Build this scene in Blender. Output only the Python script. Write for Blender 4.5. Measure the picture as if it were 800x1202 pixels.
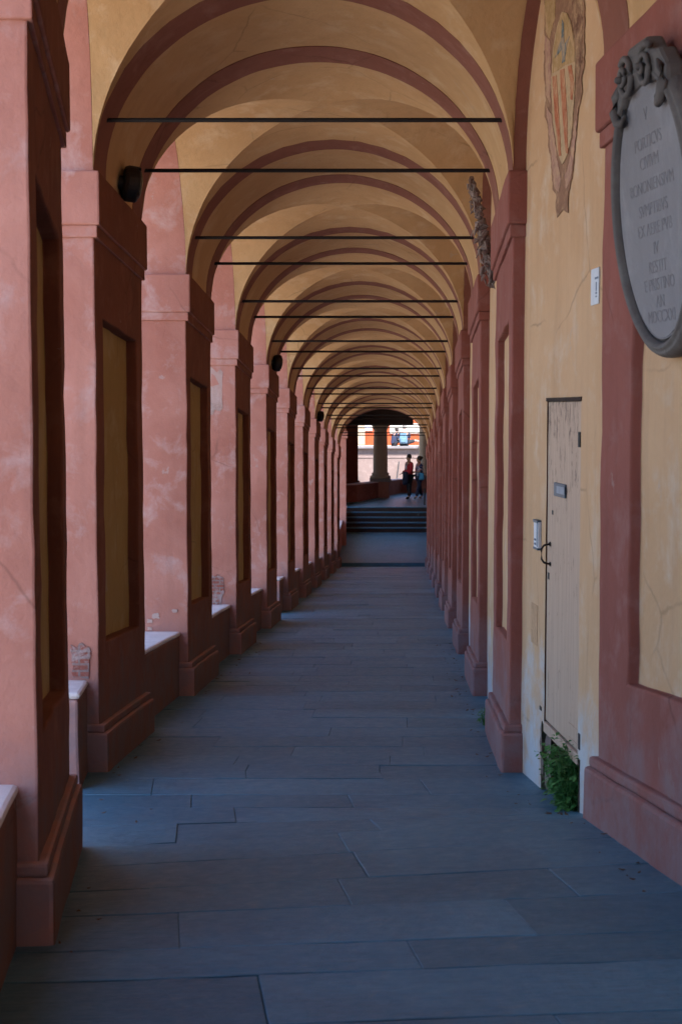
import bpy, bmesh, math, random
from mathutils import Vector, Matrix, noise
random.seed(7)
R = math.radians
SC = bpy.context.scene
for o in list(bpy.data.objects): bpy.data.objects.remove(o)
COL = SC.collection

# ---------------------------------------------------------------- camera
cd = bpy.data.cameras.new('camera'); cam = bpy.data.objects.new('camera', cd); COL.objects.link(cam)
cd.sensor_fit = 'VERTICAL'; cd.sensor_height = 36.0; cd.sensor_width = 36.0
F = 1750.0; PITCH = math.atan(121 / F)
cd.lens = F / 1202 * 36; cd.clip_start = 0.05; cd.clip_end = 3000
cam.location = (0, 0, 0); cam.rotation_euler = (R(90) - PITCH, 0, 0)
cd.dof.use_dof = True; cd.dof.focus_distance = 16; cd.dof.aperture_fstop = 7.0
SC.camera = cam
# ---------------------------------------------------------------- world, sun, exposure
SUN_EL, SUN_AZ = R(58), R(163)
w = bpy.data.worlds.new('World'); SC.world = w; w.use_nodes = True
nt = w.node_tree; bg = nt.nodes['Background']
sky = nt.nodes.new('ShaderNodeTexSky'); sky.sky_type = 'NISHITA'; sky.sun_disc = False
sky.sun_elevation = SUN_EL; sky.sun_rotation = SUN_AZ; sky.air_density = 1.0; sky.dust_density = 0.6; sky.ozone_density = 2.5
nt.links.new(sky.outputs[0], bg.inputs[0]); bg.inputs[1].default_value = 0.15
sl = bpy.data.lights.new('sun', 'SUN'); so = bpy.data.objects.new('sun', sl); COL.objects.link(so)
sl.energy = 3.5; sl.angle = R(0.53); sl.color = (1, 0.94, 0.85)
sd = Vector((math.sin(SUN_AZ) * math.cos(SUN_EL), math.cos(SUN_AZ) * math.cos(SUN_EL), math.sin(SUN_EL)))
so.rotation_euler = sd.to_track_quat('Z', 'Y').to_euler()
so.location = sd * 60
SC.view_settings.view_transform = 'Standard'; SC.view_settings.look = 'None'
SC.view_settings.exposure = 2.45; SC.view_settings.gamma = 1
SC.cycles.max_bounces = 10; SC.cycles.diffuse_bounces = 7

# ---------------------------------------------------------------- the lie of the portico
S = 0.0709                      # the walk runs downhill away from the camera
A, B = 1.375, 1.25              # half span and rise of the vault
FL = -1.735                     # floor below eye line
SPR, CB = 2.26, 1.91            # springing (capital top) and capital bottom
def Lx(v):
    if v >= 9.92: return -2.02 + .04 * v
    if v >= 7.53: return -1.388 + (v - 7.53) / 2.39 * (-1.6232 + 1.388)
    return -1.388 - .12 * (v - 7.53)
def Rx(v):
    if v >= 9.92: return .731 + .0035 * (v - 9.92) + .04 * v
    if v >= 7.53: return 1.309 + (v - 7.53) / 2.39 * (1.1278 - 1.309)
    return 1.309 - .12 * (v - 7.53)
def M(t, v, h):
    l, r = Lx(v), Rx(v)
    if t < -A: x = l + (t + A)
    elif t > A: x = r + (t - A)
    else: x = l + (t + A) / (2 * A) * (r - l)
    return Vector((x, v, h - S * v))
def floor_h(t, v):
    k = min(1, max(0, (8.7 - v) / 1.3)); k = k * k * (3 - 2 * k)
    lo_ = min(1, max(0, (7.6 - v) / 2.2)); lo_ = lo_ * lo_ * (3 - 2 * lo_)
    f = min(1, max(0, (t + A) / (2 * A)))
    return FL + .18 * k * f + .085 * lo_ * (1 - f)
PV = [(-15.83, -13.93), (-11.54, -9.64), (-7.25, -5.35), (-2.96, -1.06), (1.33, 3.23), (5.62, 7.53)] + [(9.92 + 4.2 * n, 11.72 + 4.2 * n) for n in range(10)]
NP = 5                          # PV[3] is the first pier in view

# ---------------------------------------------------------------- materials
MATS = {}
def nn(t, typ, **kw):
    n = t.nodes.new(typ)
    for k, v in kw.items(): setattr(n, k, v)
    return n
def base_mat(name, rough=.9, spec=.3):
    m = bpy.data.materials.new(name); m.use_nodes = True
    b = m.node_tree.nodes['Principled BSDF']
    b.inputs['Roughness'].default_value = rough; b.inputs['Specular IOR Level'].default_value = spec
    return m, m.node_tree, b
def noise_n(t, vec, scale, detail=5, rough=.55, dist=0):
    n = nn(t, 'ShaderNodeTexNoise'); n.inputs['Scale'].default_value = scale; n.inputs['Detail'].default_value = detail
    n.inputs['Roughness'].default_value = rough; n.inputs['Distortion'].default_value = dist
    if vec is not None: t.links.new(vec, n.inputs['Vector'])
    return n.outputs['Fac']
def ramp(t, fac, a, b):
    r = nn(t, 'ShaderNodeMapRange'); r.clamp = True
    t.links.new(fac, r.inputs[0]); r.inputs[1].default_value = a; r.inputs[2].default_value = b
    return r.outputs[0]
def mixc(t, fac, a, b, blend='MIX'):
    m = nn(t, 'ShaderNodeMix', data_type='RGBA', blend_type=blend)
    if isinstance(fac, (int, float)): m.inputs[0].default_value = fac
    else: t.links.new(fac, m.inputs[0])
    for s, c in ((m.inputs[6], a), (m.inputs[7], b)):
        if isinstance(c, tuple): s.default_value = (*c[:3], 1)
        else: t.links.new(c, s)
    return m.outputs[2]
def math_n(t, op, a, b=None):
    m = nn(t, 'ShaderNodeMath', operation=op)
    for i, x in enumerate((a, b)):
        if x is None: continue
        if isinstance(x, (int, float)): m.inputs[i].default_value = x
        else: t.links.new(x, m.inputs[i])
    return m.outputs[0]
def posn(t, sc=(1, 1, 1)):
    g = nn(t, 'ShaderNodeNewGeometry')
    if sc == (1, 1, 1): return g.outputs['Position']
    mp = nn(t, 'ShaderNodeMapping'); mp.inputs['Scale'].default_value = sc; t.links.new(g.outputs['Position'], mp.inputs[0])
    return mp.outputs[0]
def bump(t, b, hts):
    last = None
    for h, st, d in hts:
        n = nn(t, 'ShaderNodeBump'); n.inputs['Strength'].default_value = st; n.inputs['Distance'].default_value = d
        t.links.new(h, n.inputs['Height'])
        if last: t.links.new(last, n.inputs['Normal'])
        last = n.outputs[0]
    t.links.new(last, b.inputs['Normal'])
def plaster(name, c, c2, c3, foot=None, spots=(.1, .06, .05), spotamt=.7, rough=.92, crack=1):
    """aged lime plaster: broad clouds, patches of an older coat, vertical run marks, pits, salts at the foot"""
    m, t, b = base_mat(name, rough, .2)
    P = posn(t)
    big = noise_n(t, P, .9, 6, .6, .6); mid = noise_n(t, P, 3.7, 6, .65, .3); fine = noise_n(t, P, 26, 6, .7)
    run = noise_n(t, posn(t, (6, 6, .5)), 1.5, 5, .6, .2)
    col = mixc(t, ramp(t, big, .35, .68), c, c2)
    col = mixc(t, ramp(t, mid, .52, .70), col, c3)
    col = mixc(t, math_n(t, 'MULTIPLY', ramp(t, run, .50, .75), .35), col, tuple(x * .62 for x in c))
    col = mixc(t, math_n(t, 'MULTIPLY', ramp(t, fine, .3, .75), .22), col, tuple(min(1, x * 1.35) for x in c2))
    pit = ramp(t, noise_n(t, P, 11, 6, .75, 1.2), .70, .74)
    col = mixc(t, math_n(t, 'MULTIPLY', pit, spotamt), col, spots)
    cr = None
    if crack:                          # hairline cracks and a few knocked-off flakes
        vd = nn(t, 'ShaderNodeMix', data_type='VECTOR'); vd.inputs[0].default_value = .12
        cn = nn(t, 'ShaderNodeTexNoise'); cn.inputs['Scale'].default_value = 3; cn.inputs['Detail'].default_value = 6; t.links.new(P, cn.inputs['Vector'])
        t.links.new(P, vd.inputs[4]); t.links.new(cn.outputs['Color'], vd.inputs[5])
        vo = nn(t, 'ShaderNodeTexVoronoi', feature='DISTANCE_TO_EDGE'); vo.inputs['Scale'].default_value = 1.1; t.links.new(vd.outputs[1], vo.inputs['Vector'])
        cr = math_n(t, 'MULTIPLY', ramp(t, vo.outputs['Distance'], .010, .002), ramp(t, noise_n(t, P, 1.3, 3), .50, .60))
        col = mixc(t, math_n(t, 'MULTIPLY', cr, .4), col, tuple(x * .3 for x in c))
        flk = ramp(t, noise_n(t, P, 2.6, 6, .72, .4), .665, .68)
        col = mixc(t, math_n(t, 'MULTIPLY', flk, .55), col, tuple(.5 * x + .5 * y for x, y in zip(c3, (.33, .29, .27))))
    if foot:
        sx = nn(t, 'ShaderNodeSeparateXYZ'); t.links.new(P, sx.inputs[0])
        hh = math_n(t, 'ADD', sx.outputs[2], math_n(t, 'MULTIPLY', sx.outputs[1], S))
        hh = math_n(t, 'ADD', hh, math_n(t, 'MULTIPLY', noise_n(t, P, 2.2, 7, .7, .5), -1.6))
        k = ramp(t, hh, -1.72, -2.25)
        col = mixc(t, math_n(t, 'MULTIPLY', k, math_n(t, 'ADD', ramp(t, mid, .35, .6), .25)), col, foot)
    t.links.new(col, b.inputs['Base Color'])
    bump(t, b, [(noise_n(t, P, 5, 6, .6), .35, .03), (fine, .5, .008), (pit, -.6, .008)] + ([(cr, -.5, .006), (flk, -.7, .008)] if cr else []))
    MATS[name] = m; return m
plaster('pink_plaster', (.44, .205, .165), (.33, .13, .098), (.44, .275, .255), foot=(.27, .17, .17), spots=(.16, .10, .10))
plaster('brown_red_plaster', (.19, .064, .036), (.145, .046, .027), (.22, .088, .055), foot=(.13, .075, .065), spots=(.07, .04, .035))  # corridor-side red, deepened so the shade of the left pier faces is painted in
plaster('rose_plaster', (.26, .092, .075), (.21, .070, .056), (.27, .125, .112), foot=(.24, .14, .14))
plaster('red_paint', (.23, .095, .070), (.19, .072, .053), (.26, .125, .10), spotamt=.3)
plaster('yellow_plaster', (.53, .345, .21), (.47, .29, .165), (.52, .39, .29), foot=(.46, .47, .49), spots=(.22, .15, .1), spotamt=.5)
plaster('vault_plaster', (.50, .32, .17), (.42, .25, .12), (.52, .36, .22), spots=(.20, .12, .06), spotamt=.35)
plaster('panel_plaster', (.36, .23, .085), (.30, .18, .06), (.38, .26, .13), spots=(.14, .08, .04), spotamt=.5)
plaster('orange_plaster', (.26, .052, .018), (.24, .047, .017), (.25, .06, .024), crack=0)
plaster('stone_wall', (.13, .092, .083), (.11, .08, .074), (.155, .115, .105), spots=(.09, .07, .06))
plaster('column_stone', (.30, .235, .17), (.26, .205, .155), (.31, .25, .20))
plaster('white_stucco', (.36, .34, .31), (.33, .31, .28), (.38, .36, .33), crack=0)
plaster('flaked_coat', (.38, .22, .19), (.44, .36, .34), (.20, .12, .10), spots=(.10, .06, .05))
plaster('coping_stone', (.14, .125, .13), (.12, .11, .115), (.17, .15, .155), spots=(.06, .06, .06))
plaster('grey_marble', (.12, .108, .105), (.085, .078, .08), (.16, .15, .148), spots=(.04, .035, .035), rough=.7, crack=0)
plaster('marble_slab', (.20, .195, .215), (.16, .155, .172), (.24, .235, .255), spots=(.08, .075, .08), spotamt=.5, rough=.65, crack=0)
plaster('dark_wood', (.04, .026, .022), (.034, .022, .018), (.05, .032, .027))
plaster('rubble', (.26, .20, .18), (.20, .15, .135), (.33, .28, .26), spots=(.07, .05, .04))
plaster('sill_plaster', (.60, .52, .50), (.50, .42, .42), (.66, .60, .60), spots=(.2, .15, .15))

def flat(name, c, rough=.7, metal=0, spec=.4, var=.25, sc=12):
    m, t, b = base_mat(name, rough, spec); b.inputs['Metallic'].default_value = metal
    f = noise_n(t, posn(t), sc, 5, .6)
    t.links.new(mixc(t, ramp(t, f, .3, .7), tuple(x * (1 - var) for x in c), tuple(min(1, x * (1 + var)) for x in c)), b.inputs['Base Color'])
    MATS[name] = m; return m
flat('iron', (.02, .016, .016), .65, .3)
flat('lamp_black', (.014, .010, .009), .5)
flat('lamp_glass', (.09, .075, .05), .25)
flat('groove', (.03, .028, .03), .9)
flat('white_metal', (.50, .54, .62), .45, 0, .5, .08)
flat('blue_grey_metal', (.16, .22, .30), .4, .3)
flat('slot_blue', (.05, .09, .14), .4, .4)
flat('skin', (.45, .25, .17), .6); flat('skin_pale', (.32, .21, .17), .6)
flat('hair', (.02, .013, .01), .6); flat('grey_hair', (.12, .11, .10), .7)
flat('red_cloth', (.42, .025, .04), .85); flat('navy_cloth', (.018, .024, .055), .85); flat('dark_cloth', (.013, .013, .018), .85)
flat('blue_bag', (.08, .15, .23), .8); flat('pale_cloth', (.50, .48, .56), .85); flat('teal_bag', (.05, .28, .50), .7)
flat('shoe_dark', (.02, .02, .02), .6); flat('shoe_pale', (.35, .33, .33), .6)
flat('roof_tile', (.25, .09, .05), .9); flat('window_glass', (.35, .34, .42), .25); flat('joint_dirt', (.035, .034, .036), 1)
flat('ink', (.12, .15, .22), .8); flat('letter', (.165, .158, .175), .9, var=.1)
flat('dry_leaf', (.10, .05, .025), .9); flat('tree_bark', (.08, .06, .045), .95)
m, t, b = base_mat('patterned_cloth', .85)
vo = nn(t, 'ShaderNodeTexVoronoi'); vo.inputs['Scale'].default_value = 14; t.links.new(posn(t), vo.inputs['Vector'])
cr = nn(t, 'ShaderNodeValToRGB'); cr.color_ramp.interpolation = 'CONSTANT'
for i, (p, c) in enumerate(((0, (.5, .48, .55)), (.3, (.02, .03, .09)), (.55, (.40, .10, .12)), (.72, (.12, .3, .5)))):
    e = cr.color_ramp.elements[i] if i < 2 else cr.color_ramp.elements.new(p)
    e.position = p; e.color = (*c, 1)
sp = nn(t, 'ShaderNodeSeparateColor'); t.links.new(vo.outputs['Color'], sp.inputs[0]); t.links.new(sp.outputs[0], cr.inputs[0])
t.links.new(cr.outputs[0], b.inputs['Base Color']); MATS['patterned_cloth'] = m
# paving stone, each slab a little different
m, t, b = base_mat('paving_stone', .5, .5)
oi = nn(t, 'ShaderNodeObjectInfo'); P = posn(t)
lo = noise_n(t, P, 1.1, 6, .6, .5); fi = noise_n(t, P, 14, 8, .7); gr = noise_n(t, posn(t, (3, 14, 3)), 3, 6, .65, .8)
col = mixc(t, ramp(t, lo, .3, .7), (.046, .145, .225), (.088, .21, .295))
col = mixc(t, math_n(t, 'MULTIPLY', oi.outputs['Random'], .75), col, (.032, .108, .165))
col = mixc(t, math_n(t, 'MULTIPLY', ramp(t, gr, .45, .72), .45), col, (.03, .062, .095))
col = mixc(t, math_n(t, 'MULTIPLY', ramp(t, noise_n(t, P, 6, 9, .75, 1), .60, .66), .45), col, (.17, .20, .21))
col = mixc(t, math_n(t, 'MULTIPLY', ramp(t, noise_n(t, P, .55, 7, .65, .8), .52, .66), .5), col, (.038, .072, .108))
t.links.new(col, b.inputs['Base Color'])
t.links.new(math_n(t, 'ADD', math_n(t, 'MULTIPLY', ramp(t, fi, .3, .7), .22), .36), b.inputs['Roughness'])
bump(t, b, [(gr, .6, .016), (fi, .55, .007), (lo, .7, .04)])
MATS['paving_stone'] = m
# weathered painted door
m, t, b = base_mat('old_door_paint', .8, .3)
P = posn(t); col = mixc(t, ramp(t, noise_n(t, posn(t, (14, 14, .9)), 2, 6, .6, .2), .3, .7), (.48, .345, .26), (.40, .285, .215))
sx = nn(t, 'ShaderNodeSeparateXYZ'); t.links.new(P, sx.inputs[0])
up = ramp(t, sx.outputs[2], -.75, .05)
fl = noise_n(t, posn(t, (16, 16, 4)), 1.5, 9, .75, .8)
fl = math_n(t, 'ADD', fl, math_n(t, 'MULTIPLY', up, .09))
fk = ramp(t, fl, .605, .64)
col = mixc(t, math_n(t, 'MULTIPLY', fk, .85), col, (.12, .08, .065))
col = mixc(t, math_n(t, 'MULTIPLY', ramp(t, noise_n(t, posn(t, (30, 30, 1)), 1.2, 5, .6), .56, .7), .4), col, (.27, .20, .18))
t.links.new(col, b.inputs['Base Color']); bump(t, b, [(fk, -.4, .004), (noise_n(t, posn(t, (30, 30, 1)), 1.2, 5, .6), .4, .006)])
MATS['old_door_paint'] = m
# exposed brick
m, t, b = base_mat('bare_brick', .95, .1)
g = nn(t, 'ShaderNodeNewGeometry'); sx = nn(t, 'ShaderNodeSeparateXYZ'); t.links.new(g.outputs['Position'], sx.inputs[0])
cb = nn(t, 'ShaderNodeCombineXYZ'); t.links.new(sx.outputs[0], cb.inputs[0]); t.links.new(sx.outputs[2], cb.inputs[1])
br = nn(t, 'ShaderNodeTexBrick'); t.links.new(cb.outputs[0], br.inputs['Vector'])
for k, v in (('Scale', 1), ('Brick Width', .13), ('Row Height', .045), ('Mortar Size', .008)): br.inputs[k].default_value = v
br.inputs['Color1'].default_value = (.27, .085, .065, 1); br.inputs['Color2'].default_value = (.21, .075, .06, 1); br.inputs['Mortar'].default_value = (.22, .15, .14, 1)
col = mixc(t, ramp(t, noise_n(t, posn(t), 7, 8, .7, .6), .46, .56), br.outputs['Color'], (.30, .22, .215))
t.links.new(col, b.inputs['Base Color']); bump(t, b, [(noise_n(t, posn(t), 25, 6), .6, .02), (br.outputs['Fac'], -.6, .012)])
MATS['bare_brick'] = m
def fresco(name, c, keep=.44):
    m, t, b = base_mat(name, .95, .1)
    k = ramp(t, noise_n(t, posn(t), 9, 9, .75, .8), keep, keep + .2)
    col = mixc(t, ramp(t, noise_n(t, posn(t), 16, 6, .6, 1.5), .35, .65), c, tuple(x * .72 for x in c))
    t.links.new(mixc(t, math_n(t, 'MULTIPLY', k, .8), col, (.50, .33, .20)), b.inputs['Base Color']); MATS[name] = m
fresco('fresco_brown', (.27, .15, .10), .5); fresco('fresco_ochre', (.38, .25, .12)); fresco('fresco_pale', (.44, .32, .20))
fresco('fresco_red', (.40, .13, .07)); fresco('fresco_blue', (.13, .17, .19)); fresco('fresco_umber', (.17, .085, .06)); fresco('fresco_rose', (.40, .23, .18))
fresco('patch_buff', (.52, .33, .20), .7)
def leafmat(name, c, c2):
    m, t, b = base_mat(name, .55, .4)
    t.links.new(mixc(t, ramp(t, noise_n(t, posn(t), 18, 3), .35, .65), c, c2), b.inputs['Base Color'])
    b.inputs['Subsurface Weight'].default_value = 0; MATS[name] = m
leafmat('leaf', (.035, .13, .03), (.07, .21, .045)); leafmat('tree_leaf', (.04, .085, .02), (.08, .12, .03))
leafmat('moss', (.05, .055, .03), (.10, .09, .055))
# ground outside
m, t, b = base_mat('asphalt', .95, .2)
t.links.new(mixc(t, ramp(t, noise_n(t, posn(t), 3, 8), .3, .7), (.42, .36, .29), (.50, .44, .36)), b.inputs['Base Color']); MATS['asphalt'] = m

# ---------------------------------------------------------------- mesh building
class MB:
    def __init__(s): s.v = []; s.f = []
    def grid(s, fn, nu, nv):
        b = len(s.v)
        for i in range(nu + 1):
            for j in range(nv + 1): s.v.append(Vector(fn(i / nu, j / nv)))
        for i in range(nu):
            for j in range(nv):
                a = b + i * (nv + 1) + j; s.f.append((a, a + 1, a + nv + 2, a + nv + 1))
        return s
    def poly(s, pts):
        b = len(s.v); s.v += [Vector(p) for p in pts]; s.f.append(tuple(range(b, b + len(pts)))); return s
    def box(s, t0, t1, v0, v1, h0, h1, seg=.3, fn=M):
        n = lambda d: max(1, min(40, int(round(abs(d) / seg))))
        nt_, nv_, nh = n(t1 - t0), n(v1 - v0), n(h1 - h0)
        L = lambda a, b_, k: a + (b_ - a) * k
        s.grid(lambda a, c: fn(L(t0, t1, a), L(v0, v1, c), h0), nt_, nv_); s.grid(lambda a, c: fn(L(t0, t1, a), L(v0, v1, c), h1), nt_, nv_)
        s.grid(lambda a, c: fn(L(t0, t1, a), v0, L(h0, h1, c)), nt_, nh); s.grid(lambda a, c: fn(L(t0, t1, a), v1, L(h0, h1, c)), nt_, nh)
        s.grid(lambda a, c: fn(t0, L(v0, v1, a), L(h0, h1, c)), nv_, nh); s.grid(lambda a, c: fn(t1, L(v0, v1, a), L(h0, h1, c)), nv_, nh)
        return s
    def wbox(s, x0, x1, y0, y1, z0, z1, seg=50): return s.box(x0, x1, y0, y1, z0, z1, seg, fn=lambda a, b_, c: Vector((a, b_, c)))
    def prism(s, pts, d):
        """polygon extruded by vector d"""
        n = len(pts); b = len(s.v); d = Vector(d)
        s.v += [Vector(p) for p in pts] + [Vector(p) + d for p in pts]
        s.f.append(tuple(range(b, b + n))); s.f.append(tuple(range(b + 2 * n - 1, b + n - 1, -1)))
        for i in range(n): j = (i + 1) % n; s.f.append((b + i, b + j, b + n + j, b + n + i))
        return s
    def tube(s, pts, r, n=8, caps=True):
        pts = [Vector(p) for p in pts]; rr = r if isinstance(r, (list, tuple)) else [r] * len(pts); b = len(s.v)
        for i, p in enumerate(pts):
            d = (pts[min(i + 1, len(pts) - 1)] - pts[max(i - 1, 0)]).normalized()
            q = d.to_track_quat('Z', 'Y'); 
            for k in range(n):
                a = 2 * math.pi * k / n; s.v.append(p + q @ Vector((math.cos(a) * rr[i], math.sin(a) * rr[i], 0)))
        for i in range(len(pts) - 1):
            for k in range(n): l = (k + 1) % n; s.f.append((b + i * n + k, b + i * n + l, b + (i + 1) * n + l, b + (i + 1) * n + k))
        if caps: s.f.append(tuple(b + k for k in range(n))); e = b + (len(pts) - 1) * n; s.f.append(tuple(e + n - 1 - k for k in range(n)))
        return s
    def lathe(s, prof, c, n=24, axis=None):
        """profile [(radius, height)] round a vertical axis at c (or along axis)"""
        b = len(s.v); q = Vector(axis).to_track_quat('Z', 'Y') if axis else Matrix.Identity(3).to_quaternion(); c = Vector(c)
        for r, z in prof:
            for k in range(n): a = 2 * math.pi * k / n; s.v.append(c + q @ Vector((r * math.cos(a), r * math.sin(a), z)))
        for i in range(len(prof) - 1):
            for k in range(n): l = (k + 1) % n; s.f.append((b + i * n + k, b + i * n + l, b + (i + 1) * n + l, b + (i + 1) * n + k))
        s.f.append(tuple(b + n - 1 - k for k in range(n))); e = b + (len(prof) - 1) * n; s.f.append(tuple(e + k for k in range(n)))
        return s
    def build(s, name, mat, parent=None, origin=None, rough=0, nscale=1.6, bevel=0, smooth=False, merge=True, recalc=True, sub=0, inner=None):
        if origin is None: origin = parent['_o'] if parent is not None and '_o' in parent else (0, 0, 0)
        O = Vector(origin); bm = bmesh.new()
        vs = [bm.verts.new(p) for p in s.v]
        for f in s.f:
            try: bm.faces.new([vs[i] for i in f])
            except ValueError: pass
        if merge: bmesh.ops.remove_doubles(bm, verts=bm.verts, dist=.0008)
        if recalc: bmesh.ops.recalc_face_normals(bm, faces=bm.faces)
        if rough:
            for v in bm.verts:
                n = noise.noise_vector(v.co * nscale) + .65 * noise.noise_vector(v.co * nscale * 3.3)
                v.co += n * rough
        for v in bm.verts: v.co -= O
        me = bpy.data.meshes.new(name); bm.to_mesh(me); bm.free()
        if smooth:
            for p in me.polygons: p.use_smooth = True
        me.materials.append(MATS[mat])
        if inner:                      # faces turned to the walk: darker coat with their shade mixed into its colour
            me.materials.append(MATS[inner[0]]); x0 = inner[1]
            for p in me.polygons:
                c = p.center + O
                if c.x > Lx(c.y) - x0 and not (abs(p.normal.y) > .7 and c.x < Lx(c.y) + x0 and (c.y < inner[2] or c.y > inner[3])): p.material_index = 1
        o = bpy.data.objects.new(name, me); COL.objects.link(o)
        if parent is not None:
            o.parent = parent
            po = Vector(parent['_o']) if '_o' in parent else Vector((0, 0, 0)); o.location = O - po
        else: o.location = O
        o['_o'] = tuple(O)
        if bevel:
            md = o.modifiers.new('bevel', 'BEVEL'); md.width = bevel; md.segments = 2; md.limit_method = 'ANGLE'; md.angle_limit = R(40); md.harden_normals = False
        if sub: md = o.modifiers.new('sub', 'SUBSURF'); md.levels = sub; md.render_levels = sub
        return o
def tag(o, label=None, cat=None, group=None, kind=None):
    for k, v in (('label', label), ('category', cat), ('group', group), ('kind', kind)):
        if v: o[k] = v
    return o
def empty(name, loc, label, cat, group=None):
    o = bpy.data.objects.new(name, None); COL.objects.link(o); o.location = loc; o['_o'] = tuple(loc); o.empty_display_size = .2
    return tag(o, label, cat, group)
def copy_tree(o, d, parent=None):
    c = o.copy(); COL.objects.link(c); c.parent = parent
    if parent is None: c.location = o.location + Vector(d); 
    c['_o'] = tuple(Vector(o['_o']) + Vector(d))
    for ch in o.children: copy_tree(ch, d, c)
    return c
ORD = ['first', 'second', 'third', 'fourth', 'fifth', 'sixth', 'seventh', 'eighth', 'ninth', 'tenth', 'eleventh', 'twelfth']
def px(x, y, Y):
    """point of the place at depth Y that the photo shows at pixel x, y"""
    cx, cy = (x - 400) / F, (601 - y) / F
    d = Vector((cx, math.cos(PITCH) + cy * math.sin(PITCH), -math.sin(PITCH) + cy * math.cos(PITCH)))
    return d * (Y / d.y)

# ================================================================ LARGE STRUCTURE
# ground
def gz(y):
    if y < 49.5: return -S * y - 1.95
    if y < 57: return -5.46 + (y - 49.5) / 7.5 * .66
    if y < 60: return -4.8 + (y - 57) / 3 * .5
    return -4.3
g = MB(); ys = [-600, -200, -60, -14, 0, 10, 20, 30, 40, 49.5, 53, 57, 60, 66, 80, 150, 900]; xs = [-600, -120, -45, -10, -3, 3, 8, 60, 600]; drop = [-60, -40, -14, 0, 0, 0, 0, 0, -20]
g.grid(lambda a, b_: (xs[int(round(a * 8))], ys[int(round(b_ * 16))], gz(max(-60, ys[int(round(b_ * 16))])) + (drop[int(round(a * 8))] if ys[int(round(b_ * 16))] < 56 else 0)), 8, 16)
tag(g.build('ground', 'asphalt', recalc=False), kind='structure')

# floor of the walk: bed sheet and slabs
fb = MB(); fb.grid(lambda a, b_: M(-1.7 + 3.4 * a, -17 + 66.52 * b_, floor_h(-1.7 + 3.4 * a, -17 + 66.52 * b_) - .022), 6, 120)
floor = tag(fb.build('floor', 'joint_dirt', recalc=False), kind='structure'); floor['_o'] = (0, 0, 0)
def slab(t0, t1, v00, v01, v10, v11, i):
    """t from t0 to t1; edges v at the near side (v00 left, v01 right) and far side"""
    g_ = random.uniform(.0008, .0025); dz = random.uniform(-.003, .003); tl = random.uniform(-.003, .003)
    gv = random.choice((.002, .003, .005, .008)); c = [(t0 + g_, v00 + gv), (t1 - g_, v01 + gv), (t1 - g_, v11 - gv), (t0 + g_, v10 - gv)]
    nseg = 7
    ring = []
    for k in range(4):
        a, b_ = c[k], c[(k + 1) % 4]
        for q in range(nseg if k % 2 == 0 else 2):
            f = q / (nseg if k % 2 == 0 else 2)
            ring.append((a[0] + (b_[0] - a[0]) * f, a[1] + (b_[1] - a[1]) * f + (random.uniform(-.008, .008) if q else 0)))
    cx_, cy_ = (t0 + t1) / 2, (v00 + v11) / 2
    O = M(cx_, cy_, floor_h(cx_, cy_))
    mb = MB(); n = len(ring)
    def at(p, ins, dh):
        tt = p[0] + (cx_ - p[0]) / max(.01, abs(cx_ - p[0])) * ins if abs(p[0] - cx_) > .05 else p[0]
        vv = p[1] + (cy_ - p[1]) / max(.01, abs(cy_ - p[1])) * ins if abs(p[1] - cy_) > .05 else p[1]
        return M(tt, vv, floor_h(tt, vv) + dz + tl * (p[0] - cx_) + dh)
    for p in ring: mb.v.append(at(p, 0, -.05))
    for p in ring: mb.v.append(at(p, 0, -.003))
    for p in ring: mb.v.append(at(p, .004, 0))
    for k in range(n):
        l = (k + 1) % n
        mb.f.append((k, l, n + l, n + k)); mb.f.append((n + k, n + l, 2 * n + l, 2 * n + k))
    mb.f.append(tuple(2 * n + k for k in range(n)))
    mb.build('paving_slab', 'paving_stone', floor, origin=O, merge=False)
v = 4.2; tiltl = tiltr = 0; ns = 0
while v < 49.4:
    d = random.uniform(.33, .58); nl, nr = random.uniform(-.03, .03), random.uniform(-.03, .03)
    last = v + d >= 49.4
    if last: d = 49.5 - v; nl = nr = 0
    rowT = [-1.6]; 
    t_ = -1.6 + random.uniform(.5, 1.7)
    while t_ < 1.25: rowT.append(t_ ); t_ += random.uniform(.9, 1.8)
    rowT.append(1.62)
    for i in range(len(rowT) - 1):
        a0, a1 = rowT[i], rowT[i + 1]; fa, fb_ = (a0 + 1.6) / 3.22, (a1 + 1.6) / 3.22
        sk = random.uniform(-.02, .02)
        slab(a0, a1, v + tiltl + (tiltr - tiltl) * fa, v + tiltl + (tiltr - tiltl) * fb_, v + d + nl + (nr - nl) * fa, v + d + nl + (nr - nl) * fb_, i); ns += 1
    v += d; tiltl, tiltr = nl, nr

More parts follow.
